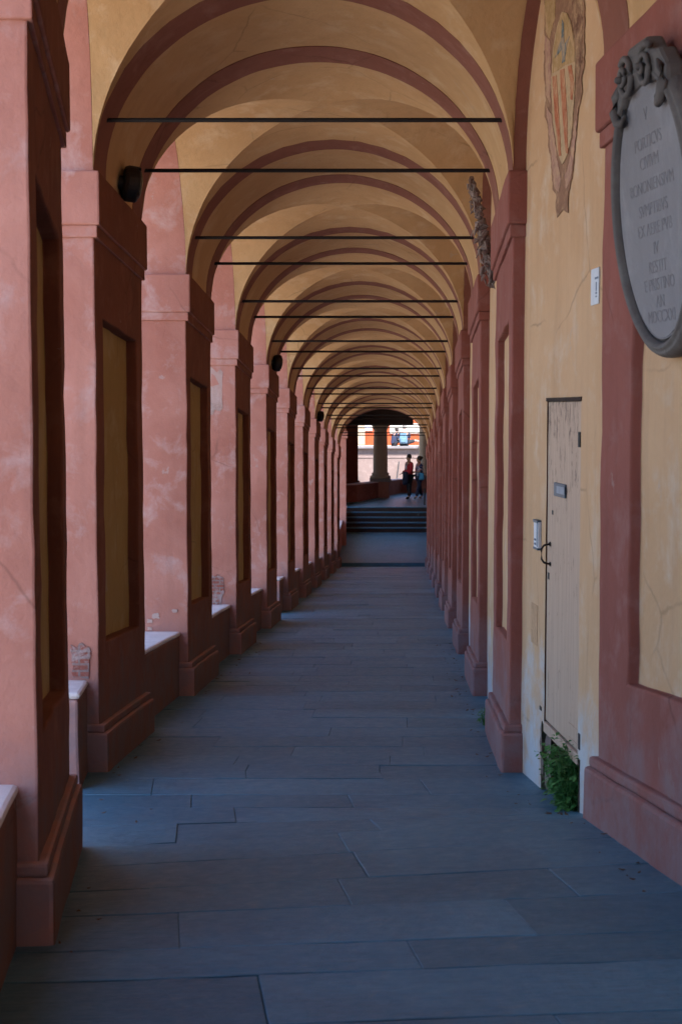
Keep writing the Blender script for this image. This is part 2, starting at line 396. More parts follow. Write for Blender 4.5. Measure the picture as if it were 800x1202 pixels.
# piers and wall pilasters
def make_pier(sg, i, name, label, cat, group):
    v0, v1 = PV[i]; th = .72 if sg < 0 else .10
    T = lambda out: sg * (A - out)          # out>0 : proud into the walk
    O = M(T(0), v0, floor_h(T(0), v0)); r = empty(name, O, label, cat, group)
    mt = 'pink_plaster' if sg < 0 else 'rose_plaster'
    ped = -1.47 if i > NP or sg > 0 else -1.39
    if sg > 0 and i <= NP: ped = -1.30
    dv0, dv1 = (.26, .25) if not (sg > 0 and i <= NP) else (.25, .48)
    p0, p1, q0, q1, dep = v0 + dv0, v1 - dv1, (-.87 if not (sg > 0 and i <= NP) else -.81), 1.33, (.085 if sg < 0 else .058)
    mb = MB(); f0 = T(0); back = sg * (A + th); fd = sg * (A + dep); sgm = .15
    n = lambda d: max(1, int(round(d / sgm)))
    G = lambda a0, a1, h0, h1: mb.grid(lambda a, c: M(f0, a0 + (a1 - a0) * a, h0 + (h1 - h0) * c), n(a1 - a0), n(h1 - h0))
    bot, top = ped - .02, 1.86
    nm = n(p1 - p0); nq = n(q1 - q0); nb = n(q0 - bot); nt2 = n(top - q1)
    for (a0, a1, na) in ((v0, p0, 1), (p0, p1, nm), (p1, v1, 1)):
        for (h0, h1, nh) in ((bot, q0, nb), (q0, q1, nq), (q1, top, nt2)):
            if a0 == p0 and h0 == q0: continue
            mb.grid(lambda a, c: M(f0, a0 + (a1 - a0) * a, h0 + (h1 - h0) * c), na, nh)
    e = .004
    mb.grid(lambda a, c: M(f0 + (fd - f0) * a, p0, q0 + (q1 - q0) * c), 1, nq); mb.grid(lambda a, c: M(f0 + (fd - f0) * a, p1, q0 + (q1 - q0) * c), 1, nq)
    mb.grid(lambda a, c: M(f0 + (fd - f0) * a, p0 + (p1 - p0) * c, q0), 1, nm); mb.grid(lambda a, c: M(f0 + (fd - f0) * a, p0 + (p1 - p0) * c, q1), 1, nm)
    mb.grid(lambda a, c: M(fd, p0 + (p1 - p0) * a, q0 + (q1 - q0) * c), nm, nq)
    hs = [bot + (q0 - bot) * k / nb for k in range(nb)] + [q0 + (q1 - q0) * k / nq for k in range(nq)] + [q1 + (top - q1) * k / nt2 for k in range(nt2 + 1)]
    vs_ = [v0] + [p0 + (p1 - p0) * k / nm for k in range(nm)] + [p1, v1]
    ntk = max(1, n(th)); H = len(hs) - 1; V = len(vs_) - 1
    for vv in (v0, v1): mb.grid(lambda a, c: M(f0 + (back - f0) * a, vv, hs[int(round(c * H))]), ntk, H)
    for hh in (bot, top): mb.grid(lambda a, c: M(f0 + (back - f0) * a, vs_[int(round(c * V))], hh), ntk, V)
    mb.grid(lambda a, c: M(back, vs_[int(round(a * V))], hs[int(round(c * H))]), V, H)
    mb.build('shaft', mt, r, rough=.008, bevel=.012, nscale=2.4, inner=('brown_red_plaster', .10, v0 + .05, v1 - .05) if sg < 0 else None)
    pb = MB(); pb.grid(lambda a, c: M(fd - sg * .005, p0 + .004 + (p1 - p0 - .008) * a, q0 + .004 + (q1 - q0 - .008) * c), nm, nq); pb.build('panel', 'panel_plaster' if sg < 0 else 'yellow_plaster', r, rough=.008, nscale=2.4)
    def ring(nm_, out, h0, h1, rr=.004, bv=.012):
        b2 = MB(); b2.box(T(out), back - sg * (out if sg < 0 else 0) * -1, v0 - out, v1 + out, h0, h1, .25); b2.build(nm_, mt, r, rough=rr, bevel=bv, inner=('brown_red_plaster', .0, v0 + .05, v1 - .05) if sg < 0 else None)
    ring('pedestal', .06, FL - .12, ped, .007, .02); ring('base_moulding', .038, ped, ped + .055, .004, .015)
    ring('necking', .022, 1.83, CB, .003, .008); ring('capital', .042, CB, SPR, .005, .015)
    return r
LEFTX = {0: 'close pink pier at the left edge of the picture, its long panel in deep shade',
 1: 'pink pier with a drum lamp above its capital, bare grey stone patch at its foot',
 2: 'pink pier with chipped spots low on its lit face above a white topped wall',
 3: 'pink pier showing bare red bricks low down and flaking grey plaster near the capital',
 4: 'lilac pink pier carrying the second drum lamp over its capital'}
GP = 'piers of the arcade along the left'; GQ = 'pilasters along the right wall'
piers = []; pils = []
for i in range(6):
    k = i - NP
    lab = LEFTX[0] if k == 0 else 'pink arcade pier behind the camera, outside the picture'
    if k >= -9:
        o = make_pier(-1, i, 'arcade_pier', lab if k == 0 else 'pink arcade pier behind the camera, %s one back on the left' % ORD[-k - 1], 'pier', GP); piers.append(o)
        o = make_pier(1, i, 'wall_pilaster', 'wide rose pilaster nearest the camera, carrying the oval stone plaque' if k == 0 else 'rose wall pilaster behind the camera, %s one back on the right' % ORD[-k - 1], 'pilaster', GQ); pils.append(o)
P2 = make_pier(-1, 6, 'arcade_pier', LEFTX[1], 'pier', GP); Q2 = make_pier(1, 6, 'wall_pilaster', 'rose pilaster beyond the old door, crumbling grey plaster hanging off its capital', 'pilaster', GQ)
LP, RP = [P2], [Q2]
for n_ in range(1, 10):
    a = copy_tree(P2, (.04 * 4.2 * n_, 4.2 * n_, -S * 4.2 * n_)); b2 = copy_tree(Q2, (.0435 * 4.2 * n_, 4.2 * n_, -S * 4.2 * n_))
    a['label'] = LEFTX.get(n_ + 1, 'pink arcade pier, the %s one from the camera along the left row' % ORD[n_ + 1])
    if n_ == 9: a['label'] = 'last pink pier of the vaulted row, just before the step and stairs'
    b2['label'] = 'rose wall pilaster, the %s one from the camera on the right' % ORD[n_ + 1]
    if n_ == 1: b2['label'] = 'third rose pilaster on the right, with a small green weed at its foot'
    if n_ == 9: b2['label'] = 'farthest rose pilaster on the right, next to the stairs'
    LP.append(a); RP.append(b2)

# vault
ceil = empty('vaulted_ceiling', M(0, 5.6, SPR), 'long ochre cross vaulted ceiling with dark red painted arch bands', 'ceiling')
for i, (v0, v1) in enumerate(PV):
    n_ = 28
    arc = lambda a, r0=0: (-(A - r0) * math.cos(math.pi * a), (B - r0) * math.sin(math.pi * a))
    mb = MB(); mb.grid(lambda a, c: M(arc(a)[0], v0 + (v1 - v0) * c, SPR + arc(a)[1]), n_ * 2, 6)
    to = mb.build('transverse_arch', 'vault_plaster', ceil, smooth=True, rough=.006)
    for (b0, b1) in ((v0, v0 + .37), (v1 - .38, v1)):
        mb = MB(); e = .005
        mb.grid(lambda a, c: M(arc(a, e)[0], b0 + (b1 - b0) * c, SPR + arc(a, e)[1]), n_ * 2, 2)
        if i != 4 or 1:
            mb.grid(lambda a, c: M(arc(a, e * c)[0], b0, SPR + arc(a, e * c)[1]), n_ * 2, 1)
            mb.grid(lambda a, c: M(arc(a, e * c)[0], b1, SPR + arc(a, e * c)[1]), n_ * 2, 1)
        bo = mb.build('painted_band', 'red_paint', to, smooth=False, rough=.006)
    if i + 1 < len(PV):
        u0, u1 = v1, PV[i + 1][0]; gm = (u0 + u1) / 2; gh = (u1 - u0) / 2; mb = MB(); N = 18
        for sgn in (-1, 1):
            mb.grid(lambda a, c: M(A * math.sin((2 * a - 1) * (math.pi / 2) * c), gm + sgn * gh * math.sin(math.pi / 2 * c), SPR + B * math.cos((2 * a - 1) * (math.pi / 2) * c)), N, N)
            mb.build('vault_bay', 'vault_plaster', ceil, smooth=True, merge=False, rough=.006) if 0 else None
        for sgn in (-1, 1):
            mb.grid(lambda a, c: M(sgn * A * math.sin(math.pi / 2 * c), gm + gh * math.sin((2 * a - 1) * (math.pi / 2) * c), SPR + B * math.cos((2 * a - 1) * (math.pi / 2) * c)), N, N)
        mb.build('vault_bay', 'vault_plaster', ceil, smooth=True, merge=False, rough=.004)

# outer arcade above the piers, and the wall behind
arcade = empty('arcade_wall', M(-A, 5.6, SPR), 'pink arches spanning between the left piers under the vault', 'arcade')
wall = empty('long_wall', M(A, 5.6, FL), 'long yellow plastered wall with blind arches along the right', 'wall')
TO = -A - .66
DW = lambda Y, off=0: Vector((1.943 - .0736 * Y - off, Y, 0))   # the door bay's wall line
TW = A + .085
def prof(a): return (-math.cos(math.pi * a), math.sin(math.pi * a))
for i, (v0, v1) in enumerate(PV):
    mb = MB(); mb.box(TO, -A - .004, v0, v1, SPR, 4.3, 1.0); mb.build('spandrel', 'pink_plaster', arcade)
    if i + 1 == len(PV): continue
    u0, u1 = v1, PV[i + 1][0]; gm = (u0 + u1) / 2; gh = (u1 - u0) / 2; n_ = 24
    mb = MB()
    for tt in (TO, -A - .002):
        mb.grid(lambda a, c: M(tt, gm + gh * prof(a)[0], (SPR + B * prof(a)[1]) * (1 - c) + 4.3 * c), n_, 1)
    mb.grid(lambda a, c: M(TO + (-A - .002 - TO) * c, gm + gh * prof(a)[0], SPR + B * prof(a)[1]), n_ * 2, 3)
    mb.build('arch', 'pink_plaster', arcade, rough=.004)
    # right side: red arch reveal + wall panel
    mb = MB(); mb.grid(lambda a, c: M(A - .002 + (TW + .01 - A) * c, gm + gh * prof(a)[0], SPR - .003 + (B - .004) * prof(a)[1]), n_ * 2, 1)
    mb.build('arch_reveal', 'red_paint', wall, rough=.002)
    if i == NP: continue
    mb = MB(); mb.grid(lambda a, c: M(TW, u0 - .1 + (u1 - u0 + .2) * a, FL - .3 + (4.3 - FL + .3) * c), 8, 20)
    mb.build('wall_bay', 'yellow_plaster', wall, rough=.004)
for i, (v0, v1) in enumerate(PV):
    mb = MB(); mb.box(A + .02, A + .3, v0, v1, SPR - .02, 4.3, 1.2); mb.build('wall_pier', 'rose_plaster', wall)
for (a0, a1) in ((-17, 7.5), (7.5, 9.92), (9.92, 57)):
    mb = MB(); mb.box(A + .55, A + 7, a0, a1, FL - .8, 4.29, 20); o = mb.build('building_mass', 'orange_plaster', wall, merge=False)
roof = empty('portico_roof', M(0, 5.6, 4.3), 'low tiled roof over the portico and house', 'roof')
for (a0, a1) in ((-17, 7.5), (7.5, 9.92), (9.92, 49.6)):
    mb = MB()
    mb.poly([M(TO - .35, a0, 4.25), M(TO - .35, a1, 4.25), M(A + 1, a1, 5.1), M(A + 1, a0, 5.1)]); mb.poly([M(A + 1, a0, 5.1), M(A + 1, a1, 5.1), M(A + 7.3, a1, 4.3), M(A + 7.3, a0, 4.3)])
    mb.poly([M(TO - .35, a0, 4.2), M(A + 7.3, a0, 4.2), M(A + 7.3, a1, 4.2), M(TO - .35, a1, 4.2)])
    mb.poly([M(TO - .35, a0, 4.25), M(TO - .35, a1, 4.25), M(TO - .35, a1, 4.2), M(TO - .35, a0, 4.2)])
    mb.build('roof_plane', 'roof_tile', roof, merge=False)

# the wall bay with the old door (between the first and second pilaster)
D0, D1 = 8.30, 9.196                    # door jambs (Y)
dz0 = lambda Y: -1.945                  # door foot, level
zt, zb = px(641, 469, 9.196).z, px(641, 850, 9.196).z
def WP(Y, z, off=0): q = DW(Y, off); return Vector((q.x, Y, z))
mb = MB(); zf = -3.0; zT = 3.6
def wq(Y0, Y1, z0, z1, n1=4, n2=8): mb.grid(lambda a, c: WP(Y0 + (Y1 - Y0) * a, z0 + (z1 - z0) * c), n1, n2)
H0, H1 = 8.24, 9.27                     # broken hole under the door
wq(7.3, H0, zf, zb, 4, 6); wq(H1, 10.1, zf, zb, 4, 6); wq(7.3, D0, zb, zt, 4, 12); wq(D1, 10.1, zb, zt, 4, 12); wq(7.3, 10.1, zt, zT, 10, 16)
o = mb.build('wall_bay', 'yellow_plaster', wall, merge=False, recalc=False, rough=.003)
mb = MB()
nv = Vector((1, .0736, 0)).normalized()
def rz(z): return .045 * noise.noise(Vector((z * 7, 3, 0)))
mb.grid(lambda a, c: WP(H0 + .03 + rz(zf + (zb - zf) * c + 5), zf + (zb - zf) * c) + nv * .34 * a, 3, 16)
mb.grid(lambda a, c: WP(H1 - .03 + rz(zf + (zb - zf) * c), zf + (zb - zf) * c) + nv * .34 * a, 3, 16)
mb.grid(lambda a, c: WP(H0 + (H1 - H0) * c, zf) + nv * .34 * a, 3, 3)
mb.grid(lambda a, c: WP(H0 - .05 + (H1 - H0 + .1) * a, zf + (zb + .1 - zf) * c, -.30) + Vector((.03 * noise.noise(Vector((a * 9, c * 9, 0))), 0, 0)), 14, 14)
mb.build('rubble_hole', 'moss', wall, rough=.02, nscale=6, merge=False)
mb = MB()                               # ragged broken plaster lips on both sides of the hole
for (Ya, sgn) in ((H0, 1), (H1, -1)):
    mb.grid(lambda a, c: WP(Ya - sgn * .01 + sgn * a * (.05 + .05 * noise.noise(Vector((c * 6, Ya, 1)))), zf + (zb - zf) * c, .002 - .05 * a) , 2, 24)
mb.build('broken_edge', 'rubble', wall, rough=.008, nscale=9, merge=False)
# door leaf
door = MB()
door.prism([WP(D0 + .004, zb + .03, -.03), WP(D1 - .002, zb + .03, -.03), WP(D1 - .002, zt - .015, -.03), WP(D0 + .004, zt - .015, -.03)], -nv * .022)
door = door.build('door', 'old_door_paint', wall, bevel=.004); door['label'] = 'weathered buff painted door with flaking paint and no step'
mb = MB(); mb.prism([WP(D0 - .01, zt - .012, -.04), WP(D1 + .01, zt - .012, -.04), WP(D1 + .01, zt + .010, -.04), WP(D0 - .01, zt + .010, -.04)], -nv * .046); mb.build('door_head', 'dark_wood', door)
mb = MB(); mb.prism([WP(D0, zb - .045, -.05), WP(D1, zb - .045, -.05), WP(D1, zb + .02, -.05), WP(D0, zb + .02, -.05)], -nv * .055); mb.build('door_sill', 'old_door_paint', door, rough=.003, bevel=.006)
mb = MB(); mb.prism([WP(D0 - .03, zb, -.016), WP(D1 + .03, zb, -.016), WP(D1 + .03, zt, -.016), WP(D0 - .03, zt, -.016)], nv * .04); mb.build('door_rebate', 'groove', door)
def wpix(x, y, off=0):
    """where the ray of a pixel meets the door bay's wall"""
    d = px(x, y, 1.0); Y = (1.943 - off) / (d.x + .0736); return d * Y
def wrect(name, x0, y0, x1, y1, th, mat, parent, off=0, bev=.003):
    a, b_ = wpix(x0, (y0 + y1) / 2, off), wpix(x1, (y0 + y1) / 2, off); zt_, zb_ = wpix((x0 + x1) / 2, y0, off).z, wpix((x0 + x1) / 2, y1, off).z
    m_ = MB(); m_.prism([(a.x, a.y, zb_), (b_.x, b_.y, zb_), (b_.x, b_.y, zt_), (a.x, a.y, zt_)], -nv * th)
    return m_.build(name, mat, parent, bevel=bev)
wrect('mail_slot', 651.5, 567.5, 664.5, 583.5, .012, 'slot_blue', door, -.008)
wrect('slot_flap', 653.5, 571, 662.5, 580, .006, 'blue_grey_metal', door, .005)
wrect('hinge', 668, 507, 680.5, 517, .004, 'old_door_paint', door, -.008); wrect('hinge_pin', 680, 507, 682, 525, .012, 'groove', door, -.008)
wrect('hinge', 667.5, 853, 680, 855.5, .005, 'old_door_paint', door, -.008); wrect('hinge', 667.5, 870, 680, 873, .005, 'old_door_paint', door, -.008); wrect('hinge_pin', 679.8, 861, 682, 880, .012, 'groove', door, -.008)
wrect('keyhole', 642.6, 672, 644.4, 680, .002, 'groove', door, -.008, 0); wrect('keyhole', 647.5, 599, 649, 604, .002, 'groove', door, -.008, 0)
h0, h1 = wpix(644.5, 638.5, 0), wpix(644.5, 662, 0)
mb = MB(); mb.tube([h0, h0 - nv * .035 + Vector((0, 0, -.008)), h0 - nv * .05 + Vector((0, 0, -.03)), h1 - nv * .05 + Vector((0, 0, .03)), h1 - nv * .035 + Vector((0, 0, .008)), h1], .0065)
for h_ in (h0, h1): mb.lathe([(.014, 0), (.014, .006)], h_ + nv * .004, 10, axis=-nv)
mb.build('handle', 'iron', door, smooth=True)
wrect('buff_patch', 623.5, 709, 630.5, 756, .003, 'patch_buff', wall, -.001, 0)
wrect('tie_plate', 633.2, 829, 635.4, 833.5, .004, 'iron', wall, -.001, 0)

# painted arms on the wall (generic faded shield)
arms = empty('painted_crest', wpix(660, 250), 'faded painted coat of arms with red stripes high on yellow wall', 'mural')
def fres(name, pts, mat, off, jit=.7):
    rnd = random.Random(len(pts) * 31 + int(off * 1e5)); q = []
    P_ = [Vector((600 + x / 4.45, y / 4.45)) for x, y in pts]
    for k in range(len(P_)):
        a, b_ = P_[k], P_[(k + 1) % len(P_)]; nn_ = max(1, int((b_ - a).length / 4))
        for j in range(nn_): c = a.lerp(b_, j / nn_); q.append((c.x + rnd.uniform(-jit, jit) * .5, c.y + rnd.uniform(-jit, jit)))
    m_ = MB(); m_.prism([wpix(x, y, off + .005) for x, y in q], nv * .003); return m_.build(name, mat, arms, recalc=True)
fres('mantling', [(165, -260), (380, -260), (378, 340), (362, 420), (368, 480), (350, 560), (340, 640), (322, 850), (315, 930), (298, 1000), (292, 1040), (296, 1115), (265, 1095), (238, 1140), (228, 1100), (232, 1010), (214, 995), (205, 850), (190, 760), (188, 650), (168, 600), (178, 520), (166, 350), (172, 200)], 'fresco_brown', .001, 1.1)
fres('scrollwork', [(300, -100), (372, -100), (366, 300), (345, 420), (330, 300), (322, 120)], 'fresco_umber', .003, 1.4)
fres('scrollwork', [(172, -60), (230, -60), (225, 90), (195, 200), (176, 160)], 'fresco_ochre', .003, 1.2)
fres('scrollwork', [(180, 560), (205, 600), (240, 850), (258, 930), (245, 1000), (222, 980), (205, 800), (192, 680)], 'fresco_rose', .0035, 1.2)
fres('scrollwork', [(330, 640), (345, 560), (325, 800), (305, 940), (285, 990), (275, 930), (300, 850)], 'fresco_rose', .0035, 1.2)
fres('scrollwork', [(172, 180), (200, 210), (205, 400), (200, 540), (180, 500)], 'fresco_rose', .0035, 1.2)
fres('shield', [(262, 60), (290, 70), (315, 140), (330, 240), (332, 330), (325, 520), (310, 720), (285, 820), (262, 860), (240, 800), (215, 640), (205, 420), (215, 260), (235, 140)], 'fresco_pale', .006, .6)
fres('chief', [(262, 66), (288, 74), (312, 142), (326, 240), (326, 320), (270, 345), (212, 385), (218, 262), (238, 146)], 'fresco_ochre', .008, .6)
for (x0, y0, x1, y1, ww) in ((222, 400, 252, 815, 16), (262, 365, 288, 800, 17), (302, 345, 312, 520, 13)):
    fres('stripe', [(x0 - ww * .7, y0), (x0 + ww * .7, y0 - 8), (x0 + ww * .8 + 12, (y0 + y1) / 2), (x1 + ww * .3, y1), (x1 - ww * .4, y1), (x0 - ww * .5 + 10, (y0 + y1) / 2)], 'fresco_red', .0085, .45)
fres('emblem', [(262, 100), (270, 120), (274, 230), (300, 190), (282, 260), (276, 320), (262, 328), (260, 260), (225, 300), (246, 235), (258, 210)], 'fresco_blue', .0105, .5)

# ---------------------------------------------------------------- tie rods
GR = 'iron tie rods across the vault'
k = 0
for i, (v0, v1) in enumerate(PV):
    if i < 6: continue
    for j, vv in enumerate((v0 + .15, v1 - .2)):
        mb = MB(); rr = .0155 if i < 8 else .017; mb.tube([M(-1.33, vv, 2.63), M(1.33, vv, 2.63)], rr * .95, 4)
        o = mb.build('tie_rod', 'iron', origin=M(-1.33, vv, 2.63))
        tag(o, 'iron tie rod under the %s edge of the %s arch from the camera' % (('near', 'far')[j], ORD[i - 6]), 'tie rod', GR)

# ---------------------------------------------------------------- parapets between the piers
GW = 'low parapet walls between the arcade piers'
def parapet(v0, v1, lab, h=-1.13, rnd=False):
    r = empty('parapet_wall', M(-A, v0, FL), lab, 'low wall', GW)
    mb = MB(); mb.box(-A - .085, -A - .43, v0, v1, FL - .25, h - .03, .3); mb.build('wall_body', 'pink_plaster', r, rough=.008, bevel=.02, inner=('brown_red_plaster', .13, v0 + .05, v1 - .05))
    mb = MB(); mb.box(-A - .075, -A - .44, v0 , v1 , h - .03, h + .012, .3); mb.build('coping', 'sill_plaster', r, rough=.007, bevel=.025)
    return r
parapet(3.2, 5.65, 'low plastered parapet at the bottom left corner, before the nearest pier', -1.05)
parapet(9.22, 9.94, 'short pale topped wall stub joined to the second pier, beside the gap', -1.13)
parapet(11.7, 14.14, 'parapet with a bright sill between the second and third piers')
for n_ in range(1, 9):
    a0, a1 = PV[6 + n_][1], PV[7 + n_][0]
    if n_ == 3: parapet(a1 - .8, a1 + .02, 'short wall stub by the second gap in the parapet, before the sixth pier'); continue
    parapet(a0 - .02, a1 + .02, 'low parapet with pale sill between the %s and %s piers' % (ORD[n_ + 1], ORD[n_ + 2]))

# bare patches on pier faces (children of their piers)
def face_patch(i, parent, name, x0, y0, x1, y1, mat, seed, th=.004):
    Y = PV[i][0] - .001; c0, c1 = px(x0, y0, Y), px(x1, y1, Y); rnd = random.Random(seed)
    cx_, cz = (c0.x + c1.x) / 2, (c0.z + c1.z) / 2; rx, rz_ = (c1.x - c0.x) / 2, (c0.z - c1.z) / 2; pts = []
    for k in range(26):
        a = 2 * math.pi * k / 26; f = 1 + .5 * noise.noise(Vector((math.cos(a) * 1.8, math.sin(a) * 1.8, seed))) + rnd.uniform(-.07, .07)
        ca, sa = math.cos(a), math.sin(a); sq = (abs(ca) ** 4 + abs(sa) ** 4) ** -.25
        x = min(cx_ + rx * ca * f * sq, Lx(Y) - .02)
        pts.append((x, Y + .004, cz + rz_ * sa * f * sq))
    m_ = MB(); m_.prism(pts, (0, -th - .006, 0)); o = m_.build(name, mat, None, origin=(cx_, Y, cz))
    o.parent = parent; o.location = Vector((cx_, Y, cz)) - Vector(parent.location)
    return o
face_patch(6, LP[0], 'bare_masonry', 84, 756, 106, 792, 'bare_brick', 3)
face_patch(8, LP[2], 'bare_brickwork', 238, 676, 262, 716, 'bare_brick', 5)
face_patch(8, LP[2], 'flaked_plaster', 240, 434, 262, 482, 'flaked_coat', 8)
for (x, y, r_) in ((183, 723, 4), (205, 717, 3), (176, 729, 3), (176, 738, 2.5)): face_patch(7, LP[1], 'chip', x - r_, y - r_ * .7, x + r_, y + r_ * .7, 'flaked_coat', x)

# ---------------------------------------------------------------- drum lamps
GL = 'drum lamps on the arch flanks'
def lamp(v_, lab):
    c = M(-A, v_, 2.38) + Vector((.03, 0, 0)); r = empty('wall_lamp', c, lab, 'wall lamp', GL); ax = Vector((1, .28, -.12)).normalized()
    mb = MB(); mb.lathe([(.05, -.05), (.05, 0), (.115, .005), (.128, .03), (.128, .10), (.12, .112), (.105, .115)], c, 28, ax); mb.build('housing', 'lamp_black', r, smooth=False, bevel=.003)
    mb = MB(); mb.lathe([(.104, .112), (.09, .128), (.05, .137), (.01, .139)], c, 28, ax); mb.build('glass', 'lamp_glass', r, smooth=True)
    mb = MB(); q = ax.to_track_quat('Z', 'Y')
    for a in (40, 130, 220, 310): mb.lathe([(.012, 0), (.012, .02)], c + q @ Vector((math.cos(R(a)) * .128, math.sin(R(a)) * .128, .09)), 8, ax)
    mb.build('clip', 'lamp_black', r)
    return r
lamp(10.8, 'dark round drum lamp on the nearest arch flank, above the second pier'); lamp(23.4, 'small dark lamp farther along, above the fifth pier'); lamp(36.0, 'tiny dark lamp deep in the arcade, above the eighth pier')

# crumbling strip on the right springing
pts = [px(x, y, 11.82) for x, y in ((553, 206), (556, 222), (560, 243), (564, 262), (568, 282), (571, 300), (574, 316), (577, 328), (576, 338))]
rr0 = [.018, .034, .04, .048, .04, .036, .03, .026, .006]; P2_, R2_ = [], []
for k in range(57):
    f = min(7.999, k / 7); a = int(f); P2_.append(pts[a].lerp(pts[a + 1], f - a) + .022 * noise.noise_vector(Vector((k * .45, 2, 2)))); R2_.append((rr0[a] + (rr0[a + 1] - rr0[a]) * (f - a)) * (.75 + .9 * abs(noise.noise(Vector((k * .7, 9, 1))))))
mb = MB(); mb.tube(P2_, R2_, 12)
for k in range(90):
    f = random.random() * 7.4; a = pts[int(f)].lerp(pts[int(f) + 1], f % 1); q = a + Vector((random.uniform(-.06, .03), random.uniform(-.05, .03), random.uniform(-.04, .04)))
    mb.tube([q, q + Vector((random.uniform(-.03, .03), random.uniform(-.02, .02), -random.uniform(.02, .08)))], [random.uniform(.006, .022), .003], 5)
o = mb.build('crumbling_plaster', 'rubble', origin=pts[3], rough=.014, nscale=24); tag(o, 'ragged grey strip of crumbling plaster hanging beside the second right capital', 'damaged plaster')

# ---------------------------------------------------------------- oval plaque
C0 = Vector((1.309 + .12 * (7.53 - 6.5), 6.5, 0)); C0.z = (1.315 - S * 6.5)
du = Vector((-.12, 1, 0)).normalized()            # along the wall, away from the camera
up_ = Vector((-.098, -.01, 1)).normalized(); outv = du.cross(up_); outv = outv if outv.x < 0 else -outv; outv.normalize()
C = C0 - Vector((.085, 0, 0))
def pq(a, b_, o_=0): return C + du * a + up_ * b_ + outv * o_
plaque = empty('oval_plaque', C0 + Vector((0, 0, -.6)), 'grey stone oval plaque in a scrolled frame with worn engraved lettering', 'plaque')
ea, eb = .455, .555
def ell(a_, b_, k, n): an = 2 * math.pi * k / n; return a_ * math.cos(an), b_ * math.sin(an) * (1 - .0 * math.cos(an))
NE = 72
def ringmesh(prof_, name, mat, smooth=True):
    m_ = MB(); n = NE; b0 = 0
    for (g_, o_) in prof_:
        for k in range(n): x, y = ell(ea + g_, eb + g_, k, n); m_.v.append(pq(x, y, o_))
    for i in range(len(prof_) - 1):
        for k in range(n): l = (k + 1) % n; m_.f.append((i * n + k, i * n + l, (i + 1) * n + l, (i + 1) * n + k))
    return m_.build(name, mat, plaque, smooth=smooth, merge=False)
m_ = MB(); m_.poly([pq(*ell(ea, eb, k, NE), .004) for k in range(NE)]); slabo = m_.build('stone_oval', 'marble_slab', plaque, recalc=False)
ringmesh([(-.006, .006), (0, -.006), (.012, -.008), (.018, .004)], 'groove_ring', 'groove')
ringmesh([(.014, .0), (.020, .022), (.034, .034), (.044, .028), (.050, .016), (.056, .020), (.066, .016), (.078, -.002), (.084, -.02), (.084, -.07), (.04, -.10)], 'frame', 'grey_marble')
# backing body to the wall
m_ = MB(); ring_ = [ell(ea + .07, eb + .06, k, 40) for k in range(40)]; m_.prism([pq(x, y, -.02) for x, y in ring_], -outv * .08); m_.build('backing', 'grey_marble', plaque)
for sgn in (1, -1):                                # volutes
    m_ = MB(); pts = []; rr = []
    for k in range(40):
        a = k / 39; an = 4.0 * math.pi * a; rad = .088 * (1 - a) + .006
        pts.append(pq(sgn * (.135 + rad * math.cos(an + .9)), .585 + rad * math.sin(an + .9), .03 + .03 * a)); rr.append(.016 * (1 - a * .45))
    m_.tube(pts, rr, 10); m_.lathe([(.016, 0), (.016, .045), (.008, .054)], pq(sgn * .135, .585, .03), 14, outv); m_.build('volute', 'grey_marble', plaque, smooth=True)
    m_ = MB(); pts = [pq(sgn * (x - .09), y - .02, o_) for x, y, o_ in ((.345, .60, .02), (.40, .56, .03), (.415, .50, .035), (.38, .445, .035), (.33, .43, .03), (.31, .46, .025), (.33, .49, .02))]
    m_.tube(pts, [.014, .02, .024, .023, .018, .014, .01], 10); m_.build('leaf_scroll', 'grey_marble', plaque, smooth=True)
m_ = MB(); m_.prism([pq(x, y - .07, -.06) for x, y in ((-.33, .50), (-.34, .62), (-.27, .70), (-.18, .72), (-.12, .78), (.12, .78), (.18, .72), (.27, .70), (.34, .62), (.33, .50), (.2, .58), (0, .60), (-.2, .58))], outv * .085); m_.build('crest', 'grey_marble', plaque, rough=.006, nscale=7, bevel=.02)
lines = ['V', 'PORTICVS', 'CIVIVM', 'BONONIENSIVM', 'SVMPTIBVS', 'EX AERE PVB', 'IV', 'RESTIT', 'E PRISTINO', 'AN', 'MDCCXXI']
Mt = Matrix((-du, up_, outv)).transposed()          # text runs from far to near as read from the walk
ys_ = [.385, .27, .185, .085, -.015, -.10, -.185, -.265, -.34, -.415, -.48]
for ln, yy in zip(lines, ys_):
    cu = bpy.data.curves.new('lettering', 'FONT'); cu.body = ln; cu.align_x = 'CENTER'; cu.size = .078; cu.extrude = .001; cu.offset = -.001
    tmp = bpy.data.objects.new('tmp', cu); COL.objects.link(tmp); dg = bpy.context.evaluated_depsgraph_get(); me = bpy.data.meshes.new_from_object(tmp.evaluated_get(dg))
    bpy.data.objects.remove(tmp); wdt = max(.001, max((v_.co.x for v_ in me.vertices), default=.1)); lim = ea * math.sqrt(max(.02, 1 - (yy / eb) ** 2)) * .86
    sc_ = min(1, lim / wdt)
    for v_ in me.vertices: v_.co = Mt @ Vector((v_.co.x * sc_, v_.co.y, v_.co.z + .0045)) + up_ * yy
    me.materials.append(MATS['letter']); lo_ = bpy.data.objects.new('lettering', me); COL.objects.link(lo_); lo_.parent = slabo; lo_['_o'] = tuple(C)
    lo_.location = C - Vector(slabo['_o'])

